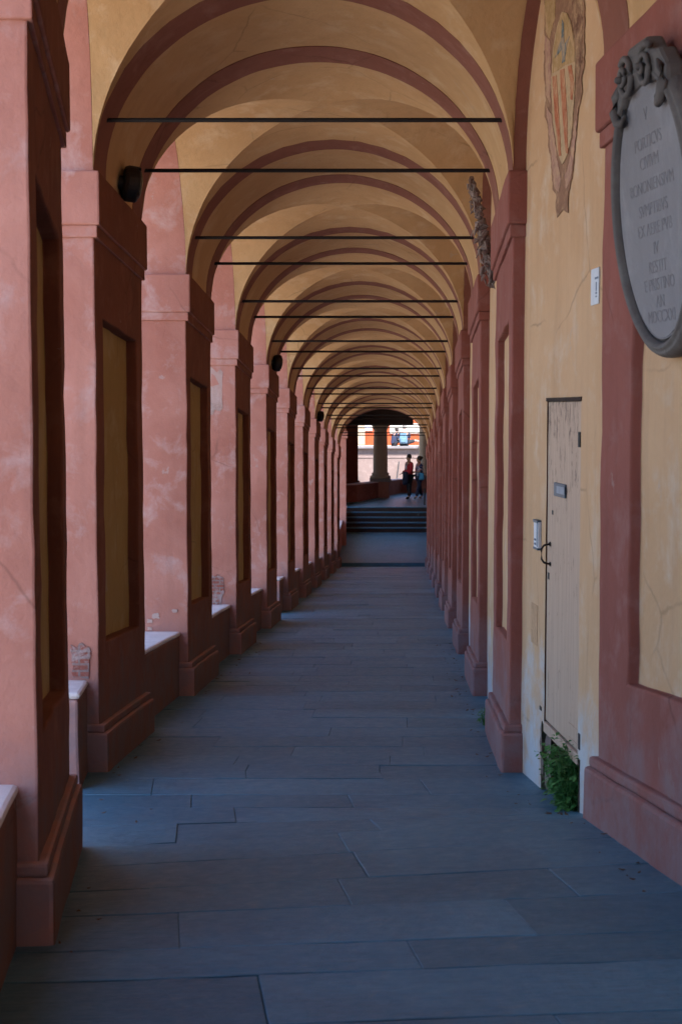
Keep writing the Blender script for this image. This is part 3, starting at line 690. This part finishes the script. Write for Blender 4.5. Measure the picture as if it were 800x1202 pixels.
# intercom and small plate
ic = empty('intercom', wpix(632, 646), 'small blue white intercom box left of the old door', 'intercom')
wrect('casing', 629.8, 612, 635.0, 645.5, .022, 'white_metal', ic, 0); wrect('dark_cap', 629.8, 610, 635.0, 613.5, .028, 'slot_blue', ic, 0); wrect('dark_cap', 629.8, 642.5, 635.0, 645, .028, 'slot_blue', ic, 0)
wrect('side_panel', 633.3, 614, 634.8, 642, .025, 'blue_grey_metal', ic, 0); wrect('button', 630.8, 632, 632.6, 634.5, .026, 'ink', ic, 0); wrect('button', 630.8, 637, 632.6, 639.5, .026, 'ink', ic, 0)
pl = empty('notice_plate', wpix(699, 358), 'little pale plate high on the yellow wall beside the nearest pilaster', 'sign')
wrect('plate', 694.5, 315, 703.5, 357.5, .008, 'white_metal', pl, 0)
wrect('mark', 697.5, 325, 701.5, 327.5, .001, 'ink', pl, .008, 0); wrect('mark', 698.6, 331, 699.8, 341.5, .001, 'ink', pl, .008, 0); wrect('mark', 698.3, 342.5, 700, 345, .001, 'ink', pl, .008, 0); wrect('mark', 698.4, 347, 699.8, 348.8, .001, 'ink', pl, .008, 0)

# ---------------------------------------------------------------- weeds
def weed(name, c, rx, ry, hh, n, size, lab, lean=Vector((0, 0, 0)), seed=1):
    rnd = random.Random(seed); r = empty(name, c, lab, 'weed'); st = MB(); lf = MB()
    for s_ in range(max(5, n // 22)):
        b_ = Vector(c) + Vector((rnd.uniform(-rx, rx) * .4, rnd.uniform(-ry, ry) * .7, 0)); tip = b_ + Vector((rnd.uniform(-rx, rx) * .8, rnd.uniform(-ry, ry) * .6, hh * rnd.uniform(.45, 1))) + lean
        mid_ = b_.lerp(tip, .5) + Vector((rnd.uniform(-.03, .03), rnd.uniform(-.03, .03), .03)); st.tube([b_, mid_, tip], [.004, .003, .002], 4)
        for k in range(22):
            f = rnd.uniform(.1, 1.05); p = b_.lerp(mid_, f * 2) if f < .5 else mid_.lerp(tip, f * 2 - 1)
            a = rnd.uniform(0, 6.28); d = Vector((math.cos(a), math.sin(a), rnd.uniform(-.3, .7))).normalized(); sd_ = d.cross(Vector((0, 0, 1))).normalized(); s2 = size * rnd.uniform(.5, 1.2)
            p = p + d * size * rnd.uniform(.2, 1.1); e = p + d * s2 - Vector((0, 0, s2 * .3)); m2 = p + d * s2 * .5
            b0 = len(lf.v); lf.v += [p, m2 + sd_ * s2 * .34, e, m2 - sd_ * s2 * .34, m2 - Vector((0, 0, s2 * .06))]
            lf.f += [(b0, b0 + 1, b0 + 4), (b0 + 1, b0 + 2, b0 + 4), (b0 + 2, b0 + 3, b0 + 4), (b0 + 3, b0, b0 + 4)]
    st.build('stem', 'leaf', r, merge=False); tag(lf.build('foliage', 'leaf', r, merge=False, recalc=False), kind='stuff'); return r
wc = wpix(664, 945, -.02); fz = M(A, wc.y, floor_h(A, wc.y)).z
weed('weed_clump', (wc.x + .02, 8.55, fz), .13, .28, .42, 1500, .05, 'bushy green weeds growing out of the broken hole under the old door', Vector((-.03, 0, 0)), 2)
wq_ = M(A - .09, PV[7][0] - .75, FL); pw = px(569, 864, 12.15); weed('weed_clump', (pw.x, 12.15, M(0, 12.15, FL).z), .05, .10, .14, 200, .032, 'small green weed tuft at the foot of the wall, past the second pilaster', seed=4)
# a little litter along the foot of the walls
mb = MB(); rnd = random.Random(11)
for k in range(110):
    vv = rnd.uniform(5, 20); tt = (A - .08 - abs(rnd.gauss(0, .09))) if rnd.random() < .6 else (-A + .07 + abs(rnd.gauss(0, .09))); s_ = rnd.uniform(.006, .022)
    p = M(tt, vv, floor_h(tt, vv) + .004); a = rnd.uniform(0, 6.28); d1 = Vector((math.cos(a), math.sin(a), 0)) * s_; d2 = Vector((-math.sin(a), math.cos(a), 0)) * s_ * .5
    mb.prism([p + d1, p + d2, p - d1 + Vector((0, 0, s_ * .4)), p - d2], (0, 0, .003))
tag(mb.build('litter', 'dry_leaf', merge=False), 'dry leaf crumbs and grit along the wall feet', kind='stuff')

# ---------------------------------------------------------------- the far end: step, landing, stairs, pavilion
ZL0, ZL1, ZP = -5.12, -4.64, -3.76
mb = MB(); mb.prism([(-.3, 49.5, -5.6), (3.8, 49.5, -5.6), (3.8, 49.5, ZL0), (-.3, 49.5, ZL0)], (0, 0, 0)) if 0 else None
mb.grid(lambda a, c: (-.6 + 4.6 * a, 49.5 + 6.55 * c, ZL0 + (ZL1 - ZL0) * c), 1, 1); mb.grid(lambda a, c: (-.6 + 4.6 * a, 49.5, -5.7 + (ZL0 + 5.7) * c), 1, 1)
tag(mb.build('landing', 'paving_stone', merge=False), kind='structure')
stairs = empty('stairs', (1.8, 56, ZL1), 'short flight of five dark stone steps at the end of the walk', 'stairs')
for k in range(5):
    z0, z1 = ZL1 + .176 * k, ZL1 + .176 * (k + 1); y0 = 56 + .3 * k
    mb = MB(); mb.wbox(.12, 3.35, y0 + .03, 57.6, z0 - .2, z1 - .04); st = mb.build('step', 'dark_wood', stairs)
    mb = MB(); mb.wbox(.12, 3.35, y0, 57.6, z1 - .04 + .002, z1); mb.build('nosing', 'paving_stone', st, bevel=.006)
PZ = lambda Y: ZP + .03 * (Y - 57.2)
mb = MB(); mb.grid(lambda a, c: (-1.5 + 8 * a, 57.2 + 8.5 * c, PZ(57.2 + 8.5 * c) + .003), 4, 6)
tag(mb.build('pavement', 'paving_stone', recalc=False), kind='structure')
# right and left walls of the landing
ew = empty('end_wall', (3.3, 49.5, -5), 'plain rose wall running on past the last pilaster to the stairs', 'wall')
mb = MB(); mb.prism([(Rx(49.5) , 49.5, -6), (3.30, 57.1, -6), (3.30, 57.1, 1.0), (Rx(49.5), 49.5, 1.0)], (.8, 0, 0)); mb.build('wall_face', 'rose_plaster', ew)
lw = empty('landing_parapet', (0, 50, -5), 'low pink wall with a bright top left of the landing', 'low wall')
mb = MB(); mb.prism([(-.12, 49.5, -5.7), (.22, 57, -5.2), (.22, 57, -3.75), (-.12, 49.5, -4.25)], (-.35, 0, 0)); mb.build('wall_body', 'pink_plaster', lw, bevel=.02)
mb = MB(); mb.prism([(-.10, 49.5, -4.25), (.24, 57, -3.75), (.24, 57, -3.70), (-.10, 49.5, -4.20)], (-.40, 0, 0)); mb.build('coping', 'sill_plaster', lw)
a = px(402.3, 503, 53); b_ = px(406.2, 640, 53)
ep = empty('landing_pier', (a.x, 53, b_.z), 'slim pink pier standing alone left of the stairs', 'pier')
mb = MB(); mb.wbox(a.x - .5, b_.x, 53, 53.5, b_.z - .5, a.z - .35); mb.build('shaft', 'pink_plaster', ep, bevel=.015)
mb = MB(); mb.wbox(a.x - .55, b_.x + .05, 52.95, 53.55, a.z - .35, a.z - .1); mb.build('capital', 'pink_plaster', ep, bevel=.015)
# pavilion
pav = empty('end_pavilion', (2, 61, ZP), 'dark flat topped pavilion with red parapet and stone columns beyond the stairs', 'pavilion')
zl = px(450, 499, 61).z
mb = MB(); mb.wbox(-2.5, 2.95, 61.0, 61.6, zl, 1.0); mb.build('lintel', 'dark_wood', pav)
mb = MB(); mb.wbox(3.25, 6.5, 63.6, 64.2, zl + .1, 1.0); mb.build('lintel', 'dark_wood', pav)
mb = MB(); mb.wbox(-2.5, 6.5, 49.62, 64.2, 1.0, 1.3); mb.build('ceiling_slab', 'vault_plaster', pav)
mb = MB(); mb.wbox(-2.5, .0, 60.9, 61.7, -5, 1.0); mb.build('side_wall', 'rose_plaster', pav)
mb = MB(); mb.wbox(4.9, 5.3, 57.0, 63.6, -5, 1.0); mb.build('side_wall', 'rose_plaster', pav)  # unseen wall added to keep the sun from entering on the right
mb = MB(); mb.wbox(-.6, .2, 57.25, 60.7, -5, 1.0); mb.build('side_wall', 'brown_red_plaster', pav)
pa = px(410.5, 499, 60.8); pc = px(420, 499, 60.8)
mb = MB(); mb.wbox(pa.x - .35, pc.x, 60.75, 61.35, -2.95, zl); mb.build('corner_pillar', 'brown_red_plaster', pav, bevel=.02)
mb = MB(); mb.wbox(pa.x - .4, pc.x + .08, 60.70, 61.4, -4.3, -2.94); mb.build('corner_pillar', 'brown_red_plaster', pav, bevel=.02)
line = [(-.6, 58.6), (.64, 59.2), (2.53, 63.3), (6.0, 64.4)]
zp = -2.98
def seg_wall(p, q, th, z0, z1, name, mat, bev=.02):
    d = Vector((q[0] - p[0], q[1] - p[1], 0)).normalized(); nrm = Vector((-d.y, d.x, 0)) * th
    m_ = MB(); P0, P1 = Vector((*p, z0)), Vector((*q, z0)); m_.prism([P0, P1, P1 + Vector((0, 0, z1 - z0)), P0 + Vector((0, 0, z1 - z0))], nrm); return m_.build(name, mat, pav, bevel=bev)
for k in range(3):
    seg_wall(line[k], line[k + 1], .42, -4.4, zp - .04, 'parapet', 'red_paint'); seg_wall(line[k], line[k + 1], .46, zp - .036 + k * .002, zp + k * .002, 'parapet_coping', 'sill_plaster', .01)
def column(c, r_, z0, z1):
    m_ = MB(); m_.wbox(c[0] - r_ * 1.45, c[0] + r_ * 1.45, c[1] - r_ * 1.45, c[1] + r_ * 1.45, z0, z0 + .12); o = m_.build('column_plinth', 'coping_stone', pav, bevel=.015)
    m_ = MB(); m_.lathe([(r_ * 1.38, z0 + .12), (r_ * 1.45, z0 + .17), (r_ * 1.38, z0 + .23), (r_ * 1.12, z0 + .26), (r_ * 1.22, z0 + .30), (r_ * 1.18, z0 + .34), (r_, z0 + .38), (r_ * .99, z0 + 1.2), (r_ * .9, z1 - .2), (r_ * 1.05, z1 - .17), (r_ * .95, z1 - .14), (r_ * 1.15, z1 - .06), (r_ * 1.2, z1)], (c[0], c[1], 0), 32); m_.build('column', 'column_stone', pav, smooth=True)
    m_ = MB(); m_.wbox(c[0] - .36, c[0] + .36, c[1] - .33, c[1] + .2, -4.4, z0 + .003); m_.build('column_pedestal', 'red_paint', pav, bevel=.02)
column((1.62, 61.45), .30, zp, zl); column((3.62, 63.9), .30, zp, zl + .1)
pc2 = px(498, 596, 58.0)
mb = MB(); mb.tube([(pc2.x, 58.0, PZ(58) - .01), (pc2.x, 58.0, PZ(58) + .65)], .03, 8); tag(mb.build('metal_post', 'iron', origin=(pc2.x, 58, PZ(58))), 'thin dark post at the right side of the stair head', 'post')

# sunlit terrace, seat wall and house beyond
YT = 78.0; zc = px(450, 523.5, YT).z
mb = MB(); mb.grid(lambda a, c: (-60 + 120 * a, YT + .3 + 90 * c, zc - .03), 2, 2); tag(mb.build('terrace_ground', 'asphalt', recalc=False), kind='structure')
tw = empty('terrace_wall', (2, YT, -4.3), 'sunlit pinkish stone retaining wall with a grey coping beyond the pavilion', 'wall')
mb = MB(); zled = px(450, 536, YT).z; mb.wbox(-40, 40, YT + .25, YT + 1, -4.6, zc - .14); mb.build('upper_face', 'stone_wall', tw, rough=.01)
mb = MB(); mb.prism([(-40, YT - .9, -4.6), (-40, YT + .24, -4.6), (-40, YT + .24, zled), (-40, YT - .25, zled - .05)], (80, 0, 0)); mb.build('battered_foot', 'stone_wall', tw)
rnd = random.Random(5); x = -14
while x < 18:
    l_ = rnd.uniform(1.1, 1.8); mb = MB(); mb.wbox(x, x + l_ - .015, YT + .05, YT + .8, zc - .14, zc + rnd.uniform(-.01, .01)); mb.build('coping_stone', 'coping_stone', tw, bevel=.02); x += l_
x = -14
while x < 18:
    l_ = rnd.uniform(1.4, 2.4); mb = MB(); mb.prism([(x, YT - .30, zled - .06), (x, YT - .02, zled - .06), (x, YT - .02, zled + .05), (x, YT - .26, zled + .03)], (l_ - .02, 0, 0)); mb.build('ledge_stone', 'stone_wall', tw, bevel=.015); x += l_
for (x0, x1) in ((468, 464), (418, 421)):
    a = px(x0, 541, YT - .5); b_ = px(x1, 552, YT - .9); mb = MB(); mb.tube([(a.x, YT - .42, zled - .25), (b_.x, YT - .93, -4.2)], .03, 6); mb.build('joint', 'groove', tw)
YH = 80.7
hs = empty('orange_house', (3, YH, zc), 'sunlit orange house with white band and pale shuttered windows', 'house')
mb = MB(); mb.wbox(-26, 24, YH, YH + 9, zc - .5, 5.2); mb.build('wall', 'orange_plaster', hs)
wb0, wb1 = px(450, 509, YH).z, px(450, 501.5, YH).z
mb = MB(); mb.wbox(px(457, 500, YH).x, 24, YH - .06, YH, wb0, wb1 + .2); mb.build('white_band', 'white_stucco', hs)
mb = MB(); mb.wbox(-26, 24, YH - .12, YH, 1.2, 1.5); mb.build('cornice', 'white_stucco', hs)
mb = MB(); mb.prism([(-26.5, YH - .5, 5.2), (-26.5, YH + 9.5, 5.2), (-26.5, YH + 4.5, 7)], (51, 0, 0)); mb.build('roof', 'roof_tile', hs)
for wx in [px(427, 500, YH).x + k * 3.4 for k in range(-6, 6)]:
    for z0 in (zc + .75, 2.4):
        if z0 < 1 and 3 < wx < 9: continue
        mb = MB(); mb.wbox(wx - .45, wx + .45, YH - .05, YH, z0, z0 + 1.3); f_ = mb.build('window', 'white_stucco', hs)
        mb = MB(); mb.wbox(wx - .35, wx + .35, YH - .056, YH - .04, z0 + .1, z0 + 1.2); mb.build('pane', 'window_glass', f_)
dx = px(420.5, 510, YH).x
mb = MB(); mb.wbox(dx - .5, dx + .35, YH - .08, YH, zc, zc + 2.2); mb.build('door', 'column_stone', hs)

# across the street on the open side (seen only from other positions)
def tree(x, y, h, seed):
    rnd = random.Random(seed); z = gz(y) + min(0, (x + 10) * .4); r = empty('street_tree', (x, y, z), 'leafy tree, %s along the slope beyond the street' % ORD[seed], 'tree', 'trees on the slope')
    mb = MB(); mb.tube([(x, y, z), (x + .2, y, z + h * .35), (x, y + .2, z + h * .6)], [.25, .18, .1], 8)
    for k in range(5): a = rnd.uniform(0, 6.28); mb.tube([(x + .1, y, z + h * .4), (x + math.cos(a) * 1.6, y + math.sin(a) * 1.6, z + h * rnd.uniform(.6, .8))], [.09, .03], 5)
    mb.build('trunk', 'tree_bark', r); lf = MB()
    cl = [(rnd.gauss(0, 1.2), rnd.gauss(0, 1.2), rnd.uniform(.5, 1) * h) for _ in range(16)]
    for k in range(1500):
        c = rnd.choice(cl); p = Vector((x + c[0] + rnd.gauss(0, .5), y + c[1] + rnd.gauss(0, .5), z + c[2] + rnd.gauss(0, .4))); d = Vector((rnd.gauss(0, 1), rnd.gauss(0, 1), rnd.gauss(0, .6))).normalized() * .14; e = d.orthogonal().normalized() * .07
        lf.poly([p - d, p + e, p + d, p - e])
    tag(lf.build('crown', 'tree_leaf', r, merge=False, recalc=False), kind='stuff')
for k, (x_, y_) in enumerate(((-28, 6), (-27, 24), (-29, 42))): tree(x_, y_, 7, k)

# ================================================================ PEOPLE
def skin(name, nodes, edges, mat, parent, sub=2, root=0):
    me = bpy.data.meshes.new(name); names = list(nodes); O = Vector(parent['_o'])
    me.from_pydata([nodes[n][0] for n in names], [(names.index(a), names.index(b_)) for a, b_ in edges], []); me.update()
    o = bpy.data.objects.new(name, me); COL.objects.link(o); o.parent = parent; o['_o'] = parent['_o']
    s_ = o.modifiers.new('skin', 'SKIN'); s_.use_smooth_shade = True
    for i, n in enumerate(names):
        r_ = nodes[n][1]; r_ = r_ if isinstance(r_, tuple) else (r_, r_); me.skin_vertices[0].data[i].radius = r_; me.skin_vertices[0].data[i].use_root = (i == root)
    d = o.modifiers.new('sub', 'SUBSURF'); d.levels = sub; d.render_levels = sub
    me.materials.append(MATS[mat]); return o
def person(loc, face, H, J, lab, mats, extra=None):
    """J: joint positions (right, forward, up) in metres for a 1.75 m figure"""
    r = empty('person', loc, lab, 'person'); s_ = H / 1.75
    f = Vector((math.cos(face), math.sin(face), 0)); rt = Vector((f.y, -f.x, 0))
    W = lambda p: (rt * p[0] + f * p[1] + Vector((0, 0, p[2]))) * s_
    rad = dict(pel=.125, spi=.115, che=.135, nec=.055, hea=.085, cro=.085, nos=.018, shL=.06, shR=.06, elL=.04, elR=.04, wrL=.028, wrR=.028, hiL=.09, hiR=.09, knL=.06, knR=.06, anL=.042, anR=.042, toL=.035, toR=.035)
    N = {k: (W(p), rad[k] * s_) for k, p in J.items()}
    E = [('pel', 'spi'), ('spi', 'che'), ('che', 'nec'), ('nec', 'hea'), ('hea', 'cro'), ('hea', 'nos')]
    for q in 'LR': E += [('che', 'sh' + q), ('sh' + q, 'el' + q), ('el' + q, 'wr' + q), ('pel', 'hi' + q), ('hi' + q, 'kn' + q), ('kn' + q, 'an' + q), ('an' + q, 'to' + q)]
    N['nos'] = (W((J['hea'][0], J['hea'][1] + .10, J['hea'][2] + .01)), .016 * s_)
    for q in 'LR':                       # palm, four fingers and a thumb
        a, b_ = N['el' + q][0], N['wr' + q][0]; d = (b_ - a).normalized(); sd_ = d.cross(f).normalized() if abs(d.dot(f)) < .9 else d.cross(rt).normalized()
        N['pa' + q] = (b_ + d * .06 * s_, (.03 * s_, .018 * s_)); E.append(('wr' + q, 'pa' + q))
        for k in range(4):
            b1 = b_ + d * .085 * s_ + sd_ * (.022 * (k - 1.5)) * s_; N['f%d%s' % (k, q)] = (b1, .009 * s_); N['g%d%s' % (k, q)] = (b1 + (d * (.07 - .008 * abs(k - 1.2)) + f * .02) * s_, .007 * s_)
            E += [('pa' + q, 'f%d%s' % (k, q)), ('f%d%s' % (k, q), 'g%d%s' % (k, q))]
        N['th' + q] = (b_ + (d * .055 + sd_ * -.045) * s_, .009 * s_); N['tt' + q] = (b_ + (d * .095 + sd_ * -.055) * s_, .008 * s_); E += [('wr' + q, 'th' + q), ('th' + q, 'tt' + q)]
    skin('body', N, E, mats['skin'], r)
    g_ = lambda keys, add, wide=1: {k: (N[k][0], ((N[k][1] if not isinstance(N[k][1], tuple) else N[k][1][0]) + add * s_) if not (k in ('che', 'spi', 'pel') ) else ((N[k][1] + add * s_) * wide, (N[k][1] + add * s_))) for k in keys}
    tk = g_(['spi', 'pel', 'che', 'shL', 'elL', 'shR', 'elR'], .032, 1.25)
    if mats.get('long'): tk.update(g_(['wrL', 'wrR'], .03))
    te = [('spi', 'pel'), ('spi', 'che'), ('che', 'shL'), ('shL', 'elL'), ('che', 'shR'), ('shR', 'elR')] + ([('elL', 'wrL'), ('elR', 'wrR')] if mats.get('long') else [])
    skin('shirt', tk, te, mats['shirt'], r)
    kk = ['pel', 'hiL', 'knL', 'hiR', 'knR'] + (['anL', 'anR'] if not mats.get('shorts') else [])
    skin('trousers', g_(kk, .026), [('pel', 'hiL'), ('hiL', 'knL'), ('pel', 'hiR'), ('hiR', 'knR')] + ([('knL', 'anL'), ('knR', 'anR')] if not mats.get('shorts') else []), mats['legs'], r)
    for q in 'LR': skin('shoe', {'a': (N['an' + q][0] - Vector((0, 0, .03 * s_)), .062 * s_), 'b': (N['to' + q][0], .05 * s_)}, [('a', 'b')], mats['shoe'], r, 1)
    hc = N['cro'][0]; mb = MB()
    for th_ in range(9):
        pass
    mb.lathe([(.012, .118), (.06, .105), (.092, .07), (.104, .02), (.098, -.03), (.085, -.07)], hc + Vector(r['_o']) - f * .022 * s_, 16)
    mb.build('hair', mats['hair'], r, smooth=True, rough=.008, nscale=20)
    if extra: extra(r, N, s_, f, rt)
    return r
stand = dict(pel=(0, 0, .95), spi=(0, .01, 1.13), che=(0, 0, 1.34), nec=(0, .02, 1.48), hea=(0, .05, 1.59), cro=(0, .03, 1.66),
             shL=(-.19, 0, 1.40), shR=(.19, 0, 1.40), elL=(-.24, .02, 1.12), elR=(.24, .0, 1.12), wrL=(-.18, .22, 1.0), wrR=(.2, .2, 1.02),
             hiL=(-.09, 0, .88), hiR=(.09, 0, .88), knL=(-.10, .04, .50), knR=(.10, -.02, .50), anL=(-.10, .06, .09), anR=(.11, -.08, .09), toL=(-.11, .21, .035), toR=(.12, .07, .035))
def drape(r, N, s_, f, rt):
    c = N['wrL'][0] + Vector(r['_o']); mb = MB(); mb.lathe([(.04, .10), (.10, .06), (.12, -.08), (.14, -.28), (.12, -.40), (.05, -.44)], c + f * .05, 14)
    mb.build('carried_jacket', 'navy_cloth', r, smooth=True, rough=.03, nscale=5)
    c2 = N['che'][0] + Vector(r['_o']) + f * .13 + Vector((0, 0, -.05)); mb = MB(); mb.lathe([(.02, .13), (.05, .08), (.055, -.1), (.03, -.14)], c2, 10); mb.build('shirt_front', 'pale_cloth', r, smooth=True)
y_ = 61.0 - .35
person(px(480, 586, y_).xy.to_3d() * 1 + Vector((0, 0, PZ(y_) + .003)), R(205), 1.80, stand, 'standing person in red jacket and dark trousers holding a dark coat', dict(skin='skin', shirt='red_cloth', legs='dark_cloth', shoe='shoe_dark', hair='hair', long=True), drape)
st2 = dict(stand); st2.update(knL=(-.11, .08, .50), anL=(-.11, .18, .09), toL=(-.12, .32, .035), knR=(.09, -.04, .50), anR=(.09, -.16, .09), toR=(.10, -.01, .035), wrL=(-.1, .27, 1.12), wrR=(.05, .25, 1.08), elL=(-.25, .08, 1.13), elR=(.25, .05, 1.13))
def hip(r, N, s_, f, rt):
    c = N['pel'][0] + Vector(r['_o']) - rt * .19 + Vector((0, 0, .06)); mb = MB(); mb.wbox(c.x - .11, c.x + .10, c.y - .22, c.y - .08, c.z - .22, c.z + .08, .1); mb.build('shoulder_bag', 'teal_bag', r, rough=.02, nscale=6, bevel=.04)
    c = N['cro'][0] + Vector(r['_o']); mb = MB(); mb.lathe([(.02, .05), (.055, .03), (.065, 0), (.05, -.04), (.02, -.05)], c - f * .12 + Vector((0, 0, .03)), 12); mb.build('hair_bun', 'hair', r, smooth=True, rough=.008, nscale=15)
person(px(492, 586, y_ + .1).xy.to_3d() + Vector((0, 0, PZ(y_ + .1) + .003)), R(200), 1.72, st2, 'standing person in a patterned top with a bright blue bag', dict(skin='skin', shirt='patterned_cloth', legs='navy_cloth', shoe='shoe_pale', hair='hair'), hip)
sit = dict(pel=(0, 0, .12), spi=(0, -.03, .30), che=(0, .06, .52), nec=(0, .15, .64), hea=(0, .22, .73), cro=(0, .20, .80),
           shL=(-.18, .08, .56), shR=(.18, .08, .56), elL=(-.22, .18, .32), elR=(.22, .18, .32), wrL=(-.15, .36, .22), wrR=(.14, .38, .22),
           hiL=(-.09, .06, .11), hiR=(.09, .06, .11), knL=(-.12, .44, .42), knR=(.12, .46, .40), anL=(-.10, .56, .08), anR=(.10, .60, .08), toL=(-.10, .72, .04), toR=(.10, .76, .04))
ys2 = YT + .45
person(Vector((px(461.5, 523, ys2).x, ys2, zc + .02)), R(20), 1.8, sit, 'person in a navy shirt sitting hunched on the coping, on the left of two', dict(skin='skin_pale', shirt='navy_cloth', legs='dark_cloth', shoe='shoe_pale', hair='hair', shorts=True))
sit2 = dict(sit); sit2.update(che=(0, .02, .56), nec=(0, .06, .68), hea=(0, .13, .77), cro=(0, .11, .84), knR=(.45, .30, .22), anR=(.75, .22, .16), toR=(.86, .2, .32), hiR=(.10, .08, .12))
def pack(r, N, s_, f, rt):
    c = N['spi'][0] + Vector(r['_o']) - f * .22 + Vector((0, 0, .06)); mb = MB(); mb.wbox(-.20, .20, -.12, .12, -.30, .28, .08)
    mb.v = [c + rt * (p.x * (1 - .25 * max(0, p.z) / .28)) + f * p.y * (1 - .4 * abs(p.z) / .3) + Vector((0, 0, p.z)) for p in mb.v]; bp_ = mb.build('backpack', 'blue_bag', r, rough=.015, nscale=6, bevel=.05, smooth=True)
    mb = MB(); c3 = c - f * .12 + Vector((0, 0, -.10)); mb.wbox(c3.x - .13, c3.x + .13, c3.y - .04, c3.y + .04, c3.z - .13, c3.z + .08, .1); mb.build('pocket', 'blue_bag', bp_, bevel=.03)
person(Vector((px(474, 523, ys2).x, ys2, zc + .02)), R(78), 2.0, sit2, 'person seated on the coping wearing a navy top and light blue backpack', dict(skin='skin_pale', shirt='navy_cloth', legs='dark_cloth', shoe='shoe_pale', hair='grey_hair', shorts=True), pack)

for o in bpy.data.objects:
    if '_o' in o: del o['_o']
print('slabs', ns, 'objects', len(bpy.data.objects))
